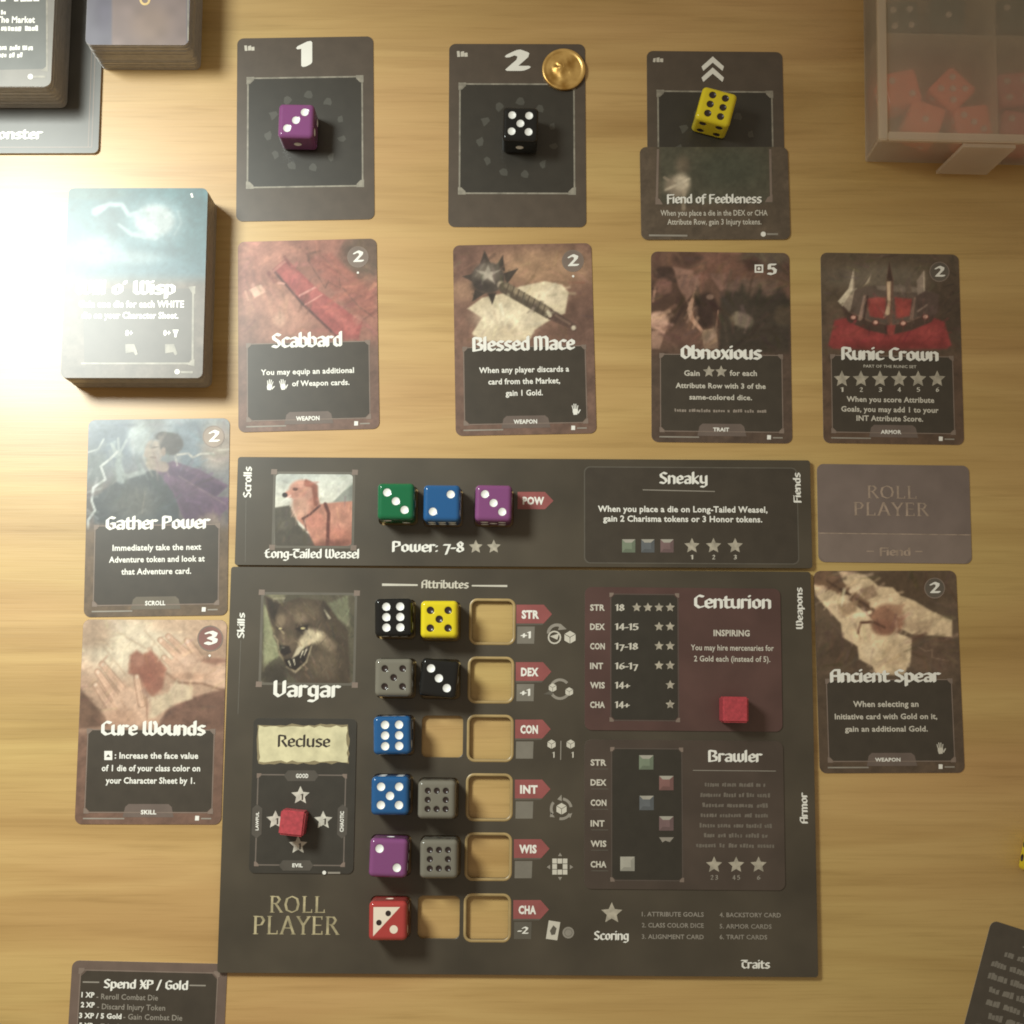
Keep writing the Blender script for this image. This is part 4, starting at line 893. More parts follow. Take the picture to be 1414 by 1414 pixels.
# character board print
mb.view(*V_W); portrait(mb, 'wolf_portrait', 245, 768, 715, 1236, art_wolf, .95)
mb.text('name_lettering', [('Vargar', 294, 642, 1308, 82)], WHITE, 6)
mb.text('side_lettering', [('Skills', 142, 1000, 868, 36, 'up')], WHITE, 5)
mb.polys('side_rule', [[(122, 1010), (127, 1010), (112, 1400), (107, 1400)]], FAINT, 2)
mb.view(*V_A)
mb.text('heading_lettering', [('Attributes', 385, 690, 104, 50)], CREAM, 5)
mb.polys('heading_rule', [[(130, 74), (362, 79), (362, 90), (130, 90)]], CREAM, 4); mb.polys('heading_rule', [[(714, 84), (945, 84), (945, 97), (714, 93)]], CREAM, 4)
def tagrow(x, y, txt, mod, v, sx=1.0):
    mb.view(*v)
    mb.polys('attribute_tag', [[(x, y - 62), (x + 178, y - 62), (x + 232, y), (x + 178, y + 60), (x, y + 60)]], REDTAG, 3)
    mb.polys('tag_shadow', [[(x, y + 60), (x + 178, y + 60), (x + 170, y + 70), (x, y + 72)]], FAINT, 2)
    mb.text('tag_lettering', [(txt, x + 34, x + 148, y + 26, 50)], WHITE, 5, font='sans', bold=4)
    mb.polys('modifier_box', [[(x + 6, y + 80), (x + 120, y + 80), (x + 116, y + 192), (x + 4, y + 192)]], BOXTAG if mod != '-2' else FAINT, 3)
    if mod: mb.text('modifier_lettering', [(mod, x + 30, x + 94, y + 156, 42)], WHITE, 5, bold=1.2)
tagrow(1004, 274, 'STR', '+1', V_A); tagrow(1000, 648, 'DEX', '+1', V_A); tagrow(996, 1022, 'CON', '', V_A)
tagrow(994, 234, 'INT', '', V_A2); tagrow(988, 622, 'WIS', '', V_A2); tagrow(984, 1018, 'CHA', '-2', V_A2)
mb.view(*V_A)
mb.polys('turn_arrow', ring_quads(1268, 400, 46, 66, 180, 300, 12) + [[(1290, 335), (1332, 372), (1275, 378)]], DIM, 4); mb.polys('die_symbol', ring_quads(1252, 425, 34, 44, n=16) + [[(1222, 418), (1282, 400), (1270, 440)]], CREAM, 5); mb.polys('die_symbol', cube_polys(1353, 424, 44), CREAM, 4)
mb.polys('turn_arrow', ring_quads(1288, 762, 52, 70, 200, 320, 12) + ring_quads(1288, 762, 52, 70, 20, 150, 12), DIM, 4); mb.polys('die_symbol', cube_polys(1240, 752, 30), CREAM, 5); mb.polys('die_symbol', cube_polys(1348, 778, 30), CREAM, 5); mb.polys('swap_arrow', [[(1180, 795), (1235, 765), (1240, 800)]], FAINT, 5)
for x in (1233, 1357):
    mb.polys('die_symbol', cube_polys(x, 1120, 32), CREAM, 4); mb.text('die_numeral', [('1', x + 6, x + 20, 1208, 36)], CREAM, 4)
mb.polys('divider_rule', [[(1291, 1098), (1297, 1098), (1295, 1222), (1289, 1222)]], DIM, 4)
mb.view(*V_A2)
mb.polys('turn_arrow', ring_quads(1296, 362, 56, 74, -80, -10, 8) + ring_quads(1296, 362, 56, 74, 30, 100, 8) + ring_quads(1296, 362, 56, 74, 150, 220, 8) + [[(1270, 300), (1298, 270), (1300, 312)], [(1340, 400), (1368, 388), (1355, 424)], [(1222, 415), (1255, 418), (1228, 380)]], DIM, 4); mb.polys('die_symbol', cube_polys(1298, 362, 40), CREAM, 5)
mb.polys('grid_symbol', [[(1238 + i * 34, 686 + j * 36), (1268 + i * 34, 686 + j * 36), (1268 + i * 34, 718 + j * 36), (1238 + i * 34, 718 + j * 36)] for i in range(3) for j in range(3) if not (i == 1 and j == 1)], CREAM, 4)
mb.polys('grid_arrow', [[(1275, 670), (1302, 670), (1288, 648)], [(1275, 806), (1302, 806), (1288, 828)], [(1224, 726), (1224, 756), (1202, 741)], [(1352, 726), (1352, 756), (1374, 741)]], DIM, 4)
mb.polys('card_symbol', [[(1215, 1088), (1290, 1100), (1270, 1218), (1196, 1208)]], CREAM, 4); mb.polys('card_emblem', [[(1245, 1120), (1266, 1140), (1256, 1180), (1232, 1184), (1222, 1156)]], FAINT, 5); mb.polys('coin_symbol', [disc(1342, 1168, 38)], DIM, 4); mb.polys('coin_emblem', ring_quads(1342, 1168, 22, 27, n=14), BOXTAG, 5)
mb.view(*V_R)
GOLD = ink('gold_logo_print', (.42, .36, .22), rough=.3, mottle=.35, scale=260)
mb.text('logo_lettering', [('ROLL', 298, 578, 1050, 80), ('PLAYER', 214, 644, 1158, 88)], GOLD, 5, font='roman')
mb.view(*V_B)
mb.polys('star_symbol', [star_pts(215, 986, 60)], STARP, 4); mb.text('scoring_lettering', [('Scoring', 118, 305, 1130, 46)], WHITE, 5)
mb.text('list_lettering', [('1. ATTRIBUTE GOALS', 378, 714, 1002, 24), ('2. CLASS COLOR DICE', 378, 714, 1062, 24), ('3. ALIGNMENT CARD', 378, 714, 1124, 24), ('4. BACKSTORY CARD', 800, 1132, 1006, 24), ('5. ARMOR CARDS', 800, 1082, 1068, 24), ('6. TRAIT CARDS', 800, 1058, 1126, 24)], DIM, 5, font='sans', bold=1.6)
mb.text('side_lettering', [('Traits', 918, 1070, 1285, 44)], WHITE, 5); mb.text('side_lettering', [('Armor', 1278, 500, 336, 40, 'up')], WHITE, 5)
mb.view(*V_C); mb.text('side_lettering', [('Weapons', 1326, 328, 92, 38, 'up')], WHITE, 5)

# cards lying on the board ----------------------------------------
CB = BTOP + .13
PLUM = ink('plum_class_card_print', (.092, .046, .040), mottle=.2, scale=40)
BROWNC = ink('brown_backstory_card_print', (.070, .050, .039), mottle=.2, scale=40)
def flat_card(name, label, view, box, mat, r=3):
    x0, y0, x1, y1 = box; s = view[2]
    p, q = at(x0 * s + view[0], y0 * s + view[1], CB + CT), at(x1 * s + view[0], y1 * s + view[1], CB + CT)
    cx, cy = (p + q) / 2; w, h = abs(q[0] - p[0]), abs(p[1] - q[1])
    return card(name, label, 'card', cx, cy, MP[2], w, h, r, CB, mat, 'cards lying on the character board').view(*view), w, h
sc_, w, h = flat_card('class_card', 'dark plum card titled Centurion lying on the board', V_C, (70, 90, 1212, 912), PLUM)
def attr_rows(sh, ys, x0, x1, hh): sh.text('attribute_lettering', [(t, x0, x1 - (10 if t == 'INT' else 0), y, hh) for t, y in zip(('STR', 'DEX', 'CON', 'INT', 'WIS', 'CHA'), ys)], CREAM, 4, font='sans', bold=3)
def inner_panel(sh, x0, y0, x1, y1):
    p, q = sh.loc(x0, y0), sh.loc(x1, y1); X0, X1, Y0, Y1 = p[0], q[0], q[1], p[1]
    sh.polys('goal_panel', [chamfer(X0, Y0, X1, Y1, 1.4)], PANEL_DARK, 1, local=True); frame_lines(sh, X0 - .5, Y0 - .5, X1 + .5, Y1 + .5, .35, ink('dim_frame_print', (.10, .078, .066)), 2); corner_orn(sh, X0 - .9, Y0 - .9, X1 + .9, Y1 + .9, 1.9, layer=3)
inner_panel(sc_, 226, 130, 608, 850)
ys = [220, 330, 442, 555, 666, 778]; attr_rows(sc_, ys, 103, 188, 34)
sc_.text('goal_lettering', [('18', 248, 298, 222, 36), ('14-15', 246, 378, 332, 36), ('17-18', 246, 376, 444, 36), ('16-17', 246, 376, 557, 36), ('14+', 246, 332, 668, 36), ('14+', 246, 330, 780, 36)], CREAM, 5, bold=1.05)
for y_, n in zip((203, 313, 424, 536, 648, 760), (4, 2, 2, 2, 1, 1)):
    for k in range(n): sc_.polys('star_symbol', [star_pts(563 - k * 64, y_, 28)], STARP, 5)
sc_.text('title_lettering', [('Centurion', 698, 1140, 206, 72)], WHITE, 5)
sc_.text('heading_lettering', [('INSPIRING', 812, 1020, 366, 34)], CREAM, 5, font='sans', bold=3)
sc_.text('rules_lettering', [('You may hire mercenaries for', 682, 1158, 448, 32), ('2 Gold each (instead of 5).', 700, 1138, 512, 32)], CREAM, 5, font='sans', bold=1.4)
sk, w, h = flat_card('backstory_card', 'dark brown card titled Brawler lying on the board', V_B, (64, 48, 1160, 858), BROWNC)
inner_panel(sk, 218, 96, 596, 806)
ys = [184, 292, 402, 514, 624, 736]; attr_rows(sk, ys, 100, 186, 32)
for y_ in ys: sk.polys('row_rule', [[(104, y_ + 18), (196, y_ + 18), (196, y_ + 22), (104, y_ + 22)]], FAINT, 3)
for x, y_, k in ((402, 168, 'green'), (511, 280, 'red'), (404, 388, 'blue'), (511, 499, 'plum'), (300, 718, 'white')): gem(sk, x, y_, 39, k)
sk.polys('gem_glint', [[(472, 574), (552, 574), (530, 600), (505, 592), (490, 602)]], DIM, 4)
sk.text('title_lettering', [('Brawler', 738, 1026, 164, 60)], WHITE, 5); sk.polys('title_rule', [[(655, 209), (1105, 213), (1105, 217), (655, 213)]], DIM, 3)
sk.text('story_lettering', [("You've always fought in a", 720, 1050, 298, 24), ('bruising brawl at the great', 694, 1074, 354, 24), ('tavern, scrapping with', 708, 1066, 410, 24), ('anyone sneering and crude', 698, 1066, 464, 24), ("You've never once backed off", 692, 1086, 520, 24), ('long and often ended up', 716, 1060, 574, 24), ('nearest to the other person', 672, 1100, 628, 24)], ink('smeared_small_print', (.17, .145, .12)), 4, font='blur')
for x, t in ((770, '2 3'), (890, '4 5'), (1011, '6')):
    sk.polys('star_symbol', [star_pts(x, 724, 46)], STARP, 4); sk.text('star_numeral', [(t, x - (20 if len(t) > 1 else 9), x + (20 if len(t) > 1 else 9), 804, 24)], DIM, 4)
sa_, w, h = flat_card('alignment_card', 'small black card with a torn parchment banner reading Recluse', V_R, (216, 80, 720, 856), ink('black_alignment_card_print', (.040, .035, .028)), 2.4)
rr = random.Random(5)
def torn(x0, y0, x1, y1, n=16):
    P = [(x0 + (x1 - x0) * k / n, y0 + rr.uniform(-5, 7)) for k in range(n)] + [(x1 + rr.uniform(-6, 5), y0 + (y1 - y0) * k / 8) for k in range(8)]
    P += [(x1 - (x1 - x0) * k / n, y1 + rr.uniform(-7, 5)) for k in range(n)] + [(x0 + rr.uniform(-5, 6), y1 - (y1 - y0) * k / 8) for k in range(8)]
    return P
sa_.polys('banner_edge', [torn(238, 110, 696, 306)], ink('burnt_parchment_print', (.26, .21, .12)), 1)
sa_.polys('banner', [torn(246, 120, 688, 296)], ink('parchment_print', (.66, .60, .38), mottle=.18, scale=160), 2)
sa_.text('title_lettering', [('Recluse', 338, 598, 222, 58)], BLACKTXT, 5, bold=.85)
FR2 = ink('alignment_frame_print', (.16, .13, .11))
p, q = sa_.loc(238, 358), sa_.loc(672, 820)
frame_lines(sa_, p[0], q[1], q[0], p[1], .55, FR2, 2); corner_orn(sa_, p[0] - .3, q[1] - .3, q[0] + .3, p[1] + .3, 2.0, mat=FRAME, layer=3)
for nm, pts in (('tab_top', [(370, 366), (390, 340), (525, 340), (545, 366), (525, 394), (390, 394)]), ('tab_bottom', [(345, 816), (365, 790), (500, 790), (518, 816), (500, 842), (365, 842)]), ('tab_left', [(212, 530), (236, 510), (262, 530), (258, 660), (234, 680), (208, 660)]), ('tab_right', [(640, 530), (664, 510), (690, 530), (686, 660), (660, 682), (636, 660)])):
    sa_.polys('frame_tab', [pts], ink('alignment_tab_print', (.085, .074, .062)), 4)
sa_.text('tab_lettering', [('GOOD', 430, 492, 377, 20), ('EVIL', 412, 464, 824, 18), ('LAWFUL', 242, 640, 548, 14, 'up'), ('CHAOTIC', 668, 648, 545, 18, 'up')], WHITE, 6, font='sans', bold=3)
LSTAR = ink('bright_star_print', (.58, .55, .48), mottle=.2, scale=400)
for x, y_ in ((453, 466), (328, 588), (567, 590), (441, 714)):
    sa_.polys('star_symbol', [star_pts(x, y_, 48)], LSTAR, 4); sa_.text('star_numeral', [('1', x, x + 14, y_ + 22, 30)], PANEL, 6)
sa_.polys('set_mark', [disc(572, 852, 10, 8)], WHITE, 4); sa_.polys('set_line', [[(590, 848), (652, 848), (652, 858), (590, 858)]], DIM, 4)

# ------------------------------------------------------------------ dice
DS, DR = 16.0, 2.0
PATT = {0: [], 1: [(0, 0)], 2: [(-1, 1), (1, -1)], 3: [(-1, 1), (0, 0), (1, -1)], 4: [(-1, -1), (-1, 1), (1, -1), (1, 1)], 5: [(-1, -1), (-1, 1), (0, 0), (1, -1), (1, 1)],
        6: [(-.78, -1.17), (-.78, 0), (-.78, 1.17), (.78, -1.17), (.78, 0), (.78, 1.17)], 8: [(a, b) for a in (-1, 0, 1) for b in (-1, 0, 1) if (a, b) != (0, 0)]}
FACES = {'top': ((1, 0, 0), (0, 1, 0), (0, 0, 1)), 'bottom': ((1, 0, 0), (0, -1, 0), (0, 0, -1)), 'front': ((1, 0, 0), (0, 0, 1), (0, -1, 0)),
         'back': ((-1, 0, 0), (0, 0, 1), (0, 1, 0)), 'right': ((0, 1, 0), (0, 0, 1), (1, 0, 0)), 'left': ((0, -1, 0), (0, 0, 1), (-1, 0, 0))}
DIE_MESH = {}
def die_layout(top, front, flip, front_turn):
    order = {1: 6, 6: 1, 2: 5, 5: 2, 3: 4, 4: 3, 8: 1}
    rest = [v for v in (1, 2, 3, 4, 5, 6) if v not in (top, order[top], front, order[front])]
    if len(rest) < 2: rest = [2, 5]
    f = {'top': top, 'bottom': order[top], 'front': front, 'back': order[front], 'right': rest[0], 'left': rest[1]}
    out = {}
    for k, v in f.items():
        P = PATT[v]
        if (k == 'top' and flip) or k == 'left': P = [(-a, b) for a, b in P]
        if v == 6 and k in ('front', 'back') and front_turn: P = [(b, a) for a, b in P]
        out[k] = P
    return out
def die_body(layout, pr, skip_top=False):
    key = str(layout) + str(pr) + str(skip_top)
    if key in DIE_MESH: return DIE_MESH[key]
    n = 40; h = DS / 2; sp = 3.8
    V, F = [], []
    # denser towards the rounded rim so the edge stays smooth
    t = np.linspace(-1, 1, n + 1); g = np.sign(t) * (1 - (1 - np.abs(t)) ** 1.12) * h
    for name, (u, v, w) in FACES.items():
        u, v, w = map(np.array, (u, v, w))
        A, B = np.meshgrid(g, g, indexing='ij')
        P = A[..., None] * u + B[..., None] * v + h * w
        Q = np.clip(P, -(h - DR), h - DR); D = P - Q
        N = D / np.maximum(np.linalg.norm(D, axis=-1, keepdims=True), 1e-9)
        R = Q + N * DR
        for (a, b) in ([] if (name == 'top' and skip_top) else layout[name]):
            d = np.hypot(A - a * sp, B - b * sp); dep = .62 * np.clip(1 - (d / (pr + .15)) ** 2, 0, 1)
            R = R - dep[..., None] * w
        b0 = len(V); V += [tuple(x) for x in R.reshape(-1, 3)]
        idx = np.arange((n + 1) ** 2).reshape(n + 1, n + 1) + b0
        F += [tuple(q) for q in np.stack([idx[:-1, :-1], idx[1:, :-1], idx[1:, 1:], idx[:-1, 1:]], -1).reshape(-1, 4)]
    bm = bmesh.new(); vs = [bm.verts.new((x * MM, y * MM, (z + h) * MM)) for x, y, z in V]
    for q in F: bm.faces.new([vs[i] for i in q])
    bmesh.ops.remove_doubles(bm, verts=bm.verts, dist=.00001)
    me = bpy.data.meshes.new('die_body'); bm.to_mesh(me); bm.free()
    me.polygons.foreach_set('use_smooth', [True] * len(me.polygons)); me.update()
    DIE_MESH[key] = me
    return me
PIP_MESH = {}
def pip_mesh(pr, mat):
    key = (pr, mat.name)
    if key in PIP_MESH: return PIP_MESH[key]
    v, f = [(0, 0, -.55)], []; S = 18; rings = (.3, .55, .78, .94, 1.0)
    for q in rings:
        r = q * pr
        z = -.62 * (1 - (r / (pr + .15)) ** 2) + .07
        v += [(r * math.cos(2 * math.pi * k / S), r * math.sin(2 * math.pi * k / S), z if q < 1 else .012) for k in range(S)]
    f += [(0, 1 + k, 1 + (k + 1) % S) for k in range(S)]
    for i in range(len(rings) - 1):
        a, b = 1 + i * S, 1 + (i + 1) * S
        f += [(a + k, b + k, b + (k + 1) % S, a + (k + 1) % S) for k in range(S)]
    me = bpy.data.meshes.new('pip'); me.from_pydata([tuple(c * MM for c in p) for p in v], [], f)
    me.polygons.foreach_set('use_smooth', [True] * len(me.polygons)); me.materials.append(mat); me.update()
    PIP_MESH[key] = me
    return me
def die(label, px, py, z, rot, mat, pipmat, top, front, flip=False, front_turn=True, pr=1.75, group='six-sided dice', pos=None, special=None, tilt=None, small=False):
    x, y = pos if pos is not None else at(px, py, z + DS)
    root = thing('die', label, 'die', x, y, z, math.radians(rot), group)
    if tilt: root.rotation_euler = (math.radians(tilt[0]), math.radians(tilt[1]), math.radians(rot))
    lay = die_layout(top, front, flip, front_turn)
    body = bpy.data.objects.new('body', die_body(lay, pr, special is not None)); COL.objects.link(body); body.parent = root
    if not body.data.materials: body.data.materials.append(mat)
    body.material_slots[0].link = 'OBJECT'; body.material_slots[0].material = mat
    pm = pip_mesh(pr, pipmat); sp = 3.8
    for name, (u, v, w) in FACES.items():
        if name == 'bottom' or (name == 'top' and special): continue
        u, v, w = map(Vector, (u, v, w)); R = Matrix((u, v, w)).transposed().to_4x4()
        for a, b in lay[name]:
            o = bpy.data.objects.new('pip', pm); COL.objects.link(o); o.parent = root
            M = R.copy(); M.translation = (u * a * sp + v * b * sp + w * DS / 2 + Vector((0, 0, DS / 2))) * MM
            o.matrix_local = M
    if special: special(root)
    return root
PURPLE = plastic('purple_die_plastic', (.27, .085, .24), .2); BLACK = plastic('black_die_plastic', (.012, .012, .012))
YELLOW = plastic('yellow_die_plastic', (.72, .58, .02)); GREEN = plastic('green_die_plastic', (.015, .17, .07), .2)
BLUE = plastic('blue_die_plastic', (.025, .125, .33), .2); GREY = plastic('grey_die_plastic', (.185, .172, .14)); RED = plastic('red_die_plastic', (.46, .06, .055), .1)
tc = CT
die('purple die showing three on the card numbered 1', 408.5, 166, tc, -1, PURPLE, PIP_W, 3, 1, flip=True)
die('black die showing five on the card numbered 2', 718.5, 170.5, tc, -2, BLACK, PIP_W, 5, 1)
die('yellow die showing six, turned at an angle on the chevron card', 989.5, 146, fz, -15.5, YELLOW, PIP_B, 6, 4, pr=1.6)
die('green die showing three in a weasel board slot', 546.5, 692, 0, 0, GREEN, PIP_W, 3, 2)
die('blue die showing two in a weasel board slot', 610, 694.5, 0, -.5, BLUE, PIP_W, 2, 6, flip=True)
die('purple die showing three in a weasel board slot beside the POW tag', 681.5, 694.5, 0, -1, PURPLE, PIP_W, 3, 5)
die('black die showing six in the STR row', 543, 852, 0, 1, BLACK, PIP_W, 6, 3)
die('yellow die showing five in the STR row', 606.5, 855, 0, 0, YELLOW, PIP_B, 5, 3, pr=1.6)
die('grey die showing five in the DEX row', 543.5, 935.5, 0, 0, GREY, PIP_B, 5, 3, pr=1.4)
die('black die showing three in the DEX row', 606, 936.5, 0, -6, BLACK, PIP_W, 3, 2)
die('blue die showing six in the CON row', 541.4, 1015.5, 0, 1, BLUE, PIP_W, 6, 4)
die('blue die showing five in the INT row', 538.5, 1099, 0, 0, BLUE, PIP_W, 5, 3)
die('grey die showing eight in the INT row', 603, 1104.5, 0, -.5, GREY, PIP_B, 8, 3, pr=1.25)
die('purple die showing two in the WIS row', 536, 1185, 0, -2, PURPLE, PIP_W, 2, 6)
die('grey die showing eight in the WIS row', 606, 1186.5, 0, 0, GREY, PIP_B, 8, 4, pr=1.25)
INLAY = plastic('cream_inlay_paint', (.82, .70, .58), rough=.35)
def split_face(root):
    z = DS
    def flat(name, pts, mat, zz):
        k = 16 / 55.5 * .2122 * 1.02                       # view px on the die face -> mm
        k = .2122 / 3.23
        return mesh_obj(name, [((x - 168) * k, -(y - 1097) * k, zz) for x, y in pts], [tuple(range(len(pts)))[::-1]], mat, root)
    flat('triangle_inlay', [(76, 1010), (245, 1010), (76, 1190)], INLAY, z + .02)
    flat('pip', disc(170, 1049, 18, 16), PIP_B, z + .05); flat('pip', disc(112, 1106, 18, 16), PIP_B, z + .05); flat('pip', disc(206, 1148, 26, 18), INLAY, z + .02)
die('red die with a cream triangle in the CHA row', 535.5, 1272, 0, 0, RED, INLAY, 3, 6, special=split_face)
die('lone yellow die standing on bare table', 1454, 1186, 0, -14, YELLOW, PIP_B, 4, 5, pr=1.6)

# wooden tracking cubes
def cube(label, px, py, z, rot, s):
    x, y = at(px, py, z + s)
    bm = bmesh.new(); bmesh.ops.create_cube(bm, size=s * MM)
    bmesh.ops.bevel(bm, geom=bm.edges[:], offset=.7 * MM, segments=3, affect='EDGES')
    bmesh.ops.translate(bm, verts=bm.verts, vec=(0, 0, s / 2 * MM))
    me = bpy.data.meshes.new('tracking_cube'); bm.to_mesh(me); bm.free(); me.materials.append(ink('red_wood_stain', (.42, .045, .06), rough=.55, mottle=.2, scale=700))
    o = bpy.data.objects.new('tracking_cube', me); COL.objects.link(o); o.location = (x * MM, y * MM, z * MM); o.rotation_euler = (0, 0, math.radians(rot))
    return tag(o, label, 'cube', 'red wooden cubes')
CZ = CB + CT + 5 * LAYER
cube('small red wooden cube on the Recluse card', 403, 1137, CZ, -6, 10.4)
cube('small red wooden cube on the Centurion card', 1016, 980, CZ, -1, 11)

# coin -------------------------------------------------------------
def coin():
    x, y = at(778.5, 95, 2.2); R0, T = 10.0, 1.9
    root = thing('coin', 'round gold coin on the corner of the card numbered 2', 'coin', x, y, CT + .03, .3)
    v, f = [], []; S = 72; rad = [0, .1, .2, .3, .4, .5, .6, .7, .78, .83, .86, .93, .985, 1.0]
    r_ = np.random.default_rng(4)
    bumps = [(-.10, .14, .22, .24, 1.1), (-.16, -.20, .18, .18, .45), (.26, .16, .09, .26, .55), (.24, -.18, .10, .2, .45), (-.02, -.48, .42, .13, .55), (-.04, .44, .28, .10, .5), (.06, .02, .06, .2, .4), (-.36, .1, .07, .22, .4), (-.2, .2, .06, .05, -.5), (0, .2, .06, .05, -.5)]
    def hgt(a, b):
        z = 0
        for bx, by, wx, wy, am in bumps: z += 1.5 * am * math.exp(-((a - bx) / wx) ** 2 - ((b - by) / wy) ** 2)
        return z
    for q in rad:
        for k in range(S):
            t = 2 * math.pi * k / S; a, b = q * math.cos(t), q * math.sin(t)
            z = T - .35 + hgt(a, b) * max(0, 1 - (q / .82) ** 6)
            if q >= .86: z = T
            if q >= .985: z = T - .12
            if q == 1.0: z = T - .35
            v.append((a * R0, b * R0, z))
    for i in range(len(rad) - 1):
        a, b = i * S, (i + 1) * S
        f += [(a + k, b + k, b + (k + 1) % S, a + (k + 1) % S) for k in range(S)]
    face = mesh_obj('struck_face', v, f, None, root, smooth=True)
    n = len(rad) - 1
    e = [(R0 * math.cos(2 * math.pi * k / S), R0 * math.sin(2 * math.pi * k / S)) for k in range(S)]
    edge = mesh_obj('milled_edge', [(a, b, T - .35) for a, b in e] + [(a * (1.0 if k % 2 else .992), b * (1.0 if k % 2 else .992), .1) for k, (a, b) in enumerate(e)] + [(a * .98, b * .98, 0) for a, b in e],
                    [(k, S + k, S + (k + 1) % S, (k + 1) % S) for k in range(S)] + [(S + k, 2 * S + k, 2 * S + (k + 1) % S, S + (k + 1) % S) for k in range(S)] + [tuple(range(2 * S, 3 * S))[::-1]], None, root)
    m, nt, b = new_mat('worn_gold'); b.inputs['Metallic'].default_value = .6; b.inputs['Roughness'].default_value = .33
    nz = nt.nodes.new('ShaderNodeTexNoise'); nz.inputs['Scale'].default_value = 130; nz.inputs['Detail'].default_value = 2
    tcn = nt.nodes.new('ShaderNodeTexCoord'); nt.links.new(tcn.outputs['Object'], nz.inputs['Vector'])
    rp = nt.nodes.new('ShaderNodeValToRGB'); rp.color_ramp.elements[0].position = .35; rp.color_ramp.elements[0].color = (.40, .21, .045, 1); rp.color_ramp.elements[1].position = .62; rp.color_ramp.elements[1].color = (.78, .50, .17, 1)
    nt.links.new(nz.outputs['Fac'], rp.inputs[0]); nt.links.new(rp.outputs[0], b.inputs['Base Color'])
    face.data.materials.append(m); edge.data.materials.append(m)
coin()

# ------------------------------------------------------------------ decks of cards
def card_block(parent, w, h, r, z0, z1, mat, n, jit=.25, seed=1, lean=(0, 0)):
    """the cut edges of the cards below the top one: thin sheets, not quite flush"""
    q = random.Random(seed); v, f = [], []
    base = rrect_pts(w, h, r, 4); m = len(base); th = (z1 - z0) / n
    for k in range(n):
        dx, dy = q.uniform(-jit, jit) + lean[0] * k / n, q.uniform(-jit, jit) + lean[1] * k / n; b = len(v)
        a, c = z0 + k * th, z0 + (k + .90) * th
        v += [(x + dx, y + dy, a) for x, y in base] + [(x + dx, y + dy, c) for x, y in base]
        f += [tuple(range(b + m, b + 2 * m)), tuple(range(b + m - 1, b - 1, -1))] + [(b + i, b + (i + 1) % m, b + m + (i + 1) % m, b + m + i) for i in range(m)]
    return mesh_obj('card_block', v, f, mat, parent)
EDGE_G = ink('stacked_card_edges', (.40, .35, .29), mottle=.12, scale=400)
EDGE_L = ink('pale_stacked_card_edges', (.42, .395, .375), mottle=.10, scale=400)
# adventure deck with the wisp card on top
V_DC = (60, 240, .22628)
dz = 19.0
p0, p1 = at(94.5, 259.5, dz), at(279.5, 522, dz)
dx_, dy_ = (p0 + p1) / 2; dw, dh = p1[0] - p0[0], p0[1] - p1[1]
root = thing('card_deck', 'thick deck topped by a blue card ending in Wisp', 'card deck', dx_, dy_, 0, 0, 'decks of cards')
card_block(root, dw, dh, 2.6, 0, dz - CT, EDGE_G, 52, .16, 2)
slab('top_card', rrect_pts(dw, dh, 2.6), dz - CT + .02, dz, CARD_BROWN, root, EDGE)
sd = Sheet(root, dx_, dy_, 0, dz).view(*V_DC)
sd.paint('illustration', dw - .1, dh - .1, 2.6, art_wisp, 1, gain=2.5, mat=painted_matte('deck_illustration_print'))
pm_ = ink('grey_panel_print', (.110, .096, .084), .40); pm_.node_tree.nodes['Principled BSDF'].inputs['Coat Weight'].default_value = .34
sd.polys('text_panel', [[(300, 700), (890, 700), (915, 730), (905, 1120), (880, 1155), (250, 1160), (240, 760)]], pm_, 2)
for q_ in ([(908, 700), (920, 700), (916, 1160), (904, 1160)], [(230, 1152), (905, 1152), (905, 1163), (230, 1163)]): sd.polys('frame_line', [q_], FRAME_LIGHT, 3)
sd.polys('frame_corner', [[(885, 690), (928, 685), (928, 735), (905, 725)]], FRAME_LIGHT, 4); sd.polys('frame_corner', [[(880, 1165), (922, 1175), (922, 1130), (900, 1140)]], FRAME_LIGHT, 4)
sd.text('title_lettering', [("Will o' Wisp", 196, 798, 735, 78)], WHITE, 6, bold=1.2)
sd.text('rules_lettering', [('Gain one die for each WHITE', 216, 858, 814, 40), ('die on your Character Sheet.', 232, 824, 882, 38)], WHITE, 6, font='sans', bold=2.6)
sd.text('reward_lettering', [('0+', 732, 776, 988, 34), ('8+', 500, 545, 988, 34)], WHITE, 6, font='sans', bold=2)
sd.polys('trophy_symbol', [[(788, 952), (826, 952), (814, 980), (812, 998), (800, 998), (800, 980)]], WHITE, 6)
for x in (742, 500): sd.polys('reward_symbol', [[(x, 1040), (x + 55, 1040), (x + 76, 1100), (x + 62, 1108), (x + 50, 1088), (x + 2, 1096)]], FRAME_LIGHT, 5)
sd.polys('set_mark', [disc(816, 1208, 16, 10)], WHITE, 5); sd.polys('set_line', [[(836, 1204), (912, 1204), (912, 1218), (836, 1218)]], FRAME_LIGHT, 5); sd.polys('corner_glint', [[(896, 122), (908, 118), (916, 144), (904, 146)]], WHITE, 5)

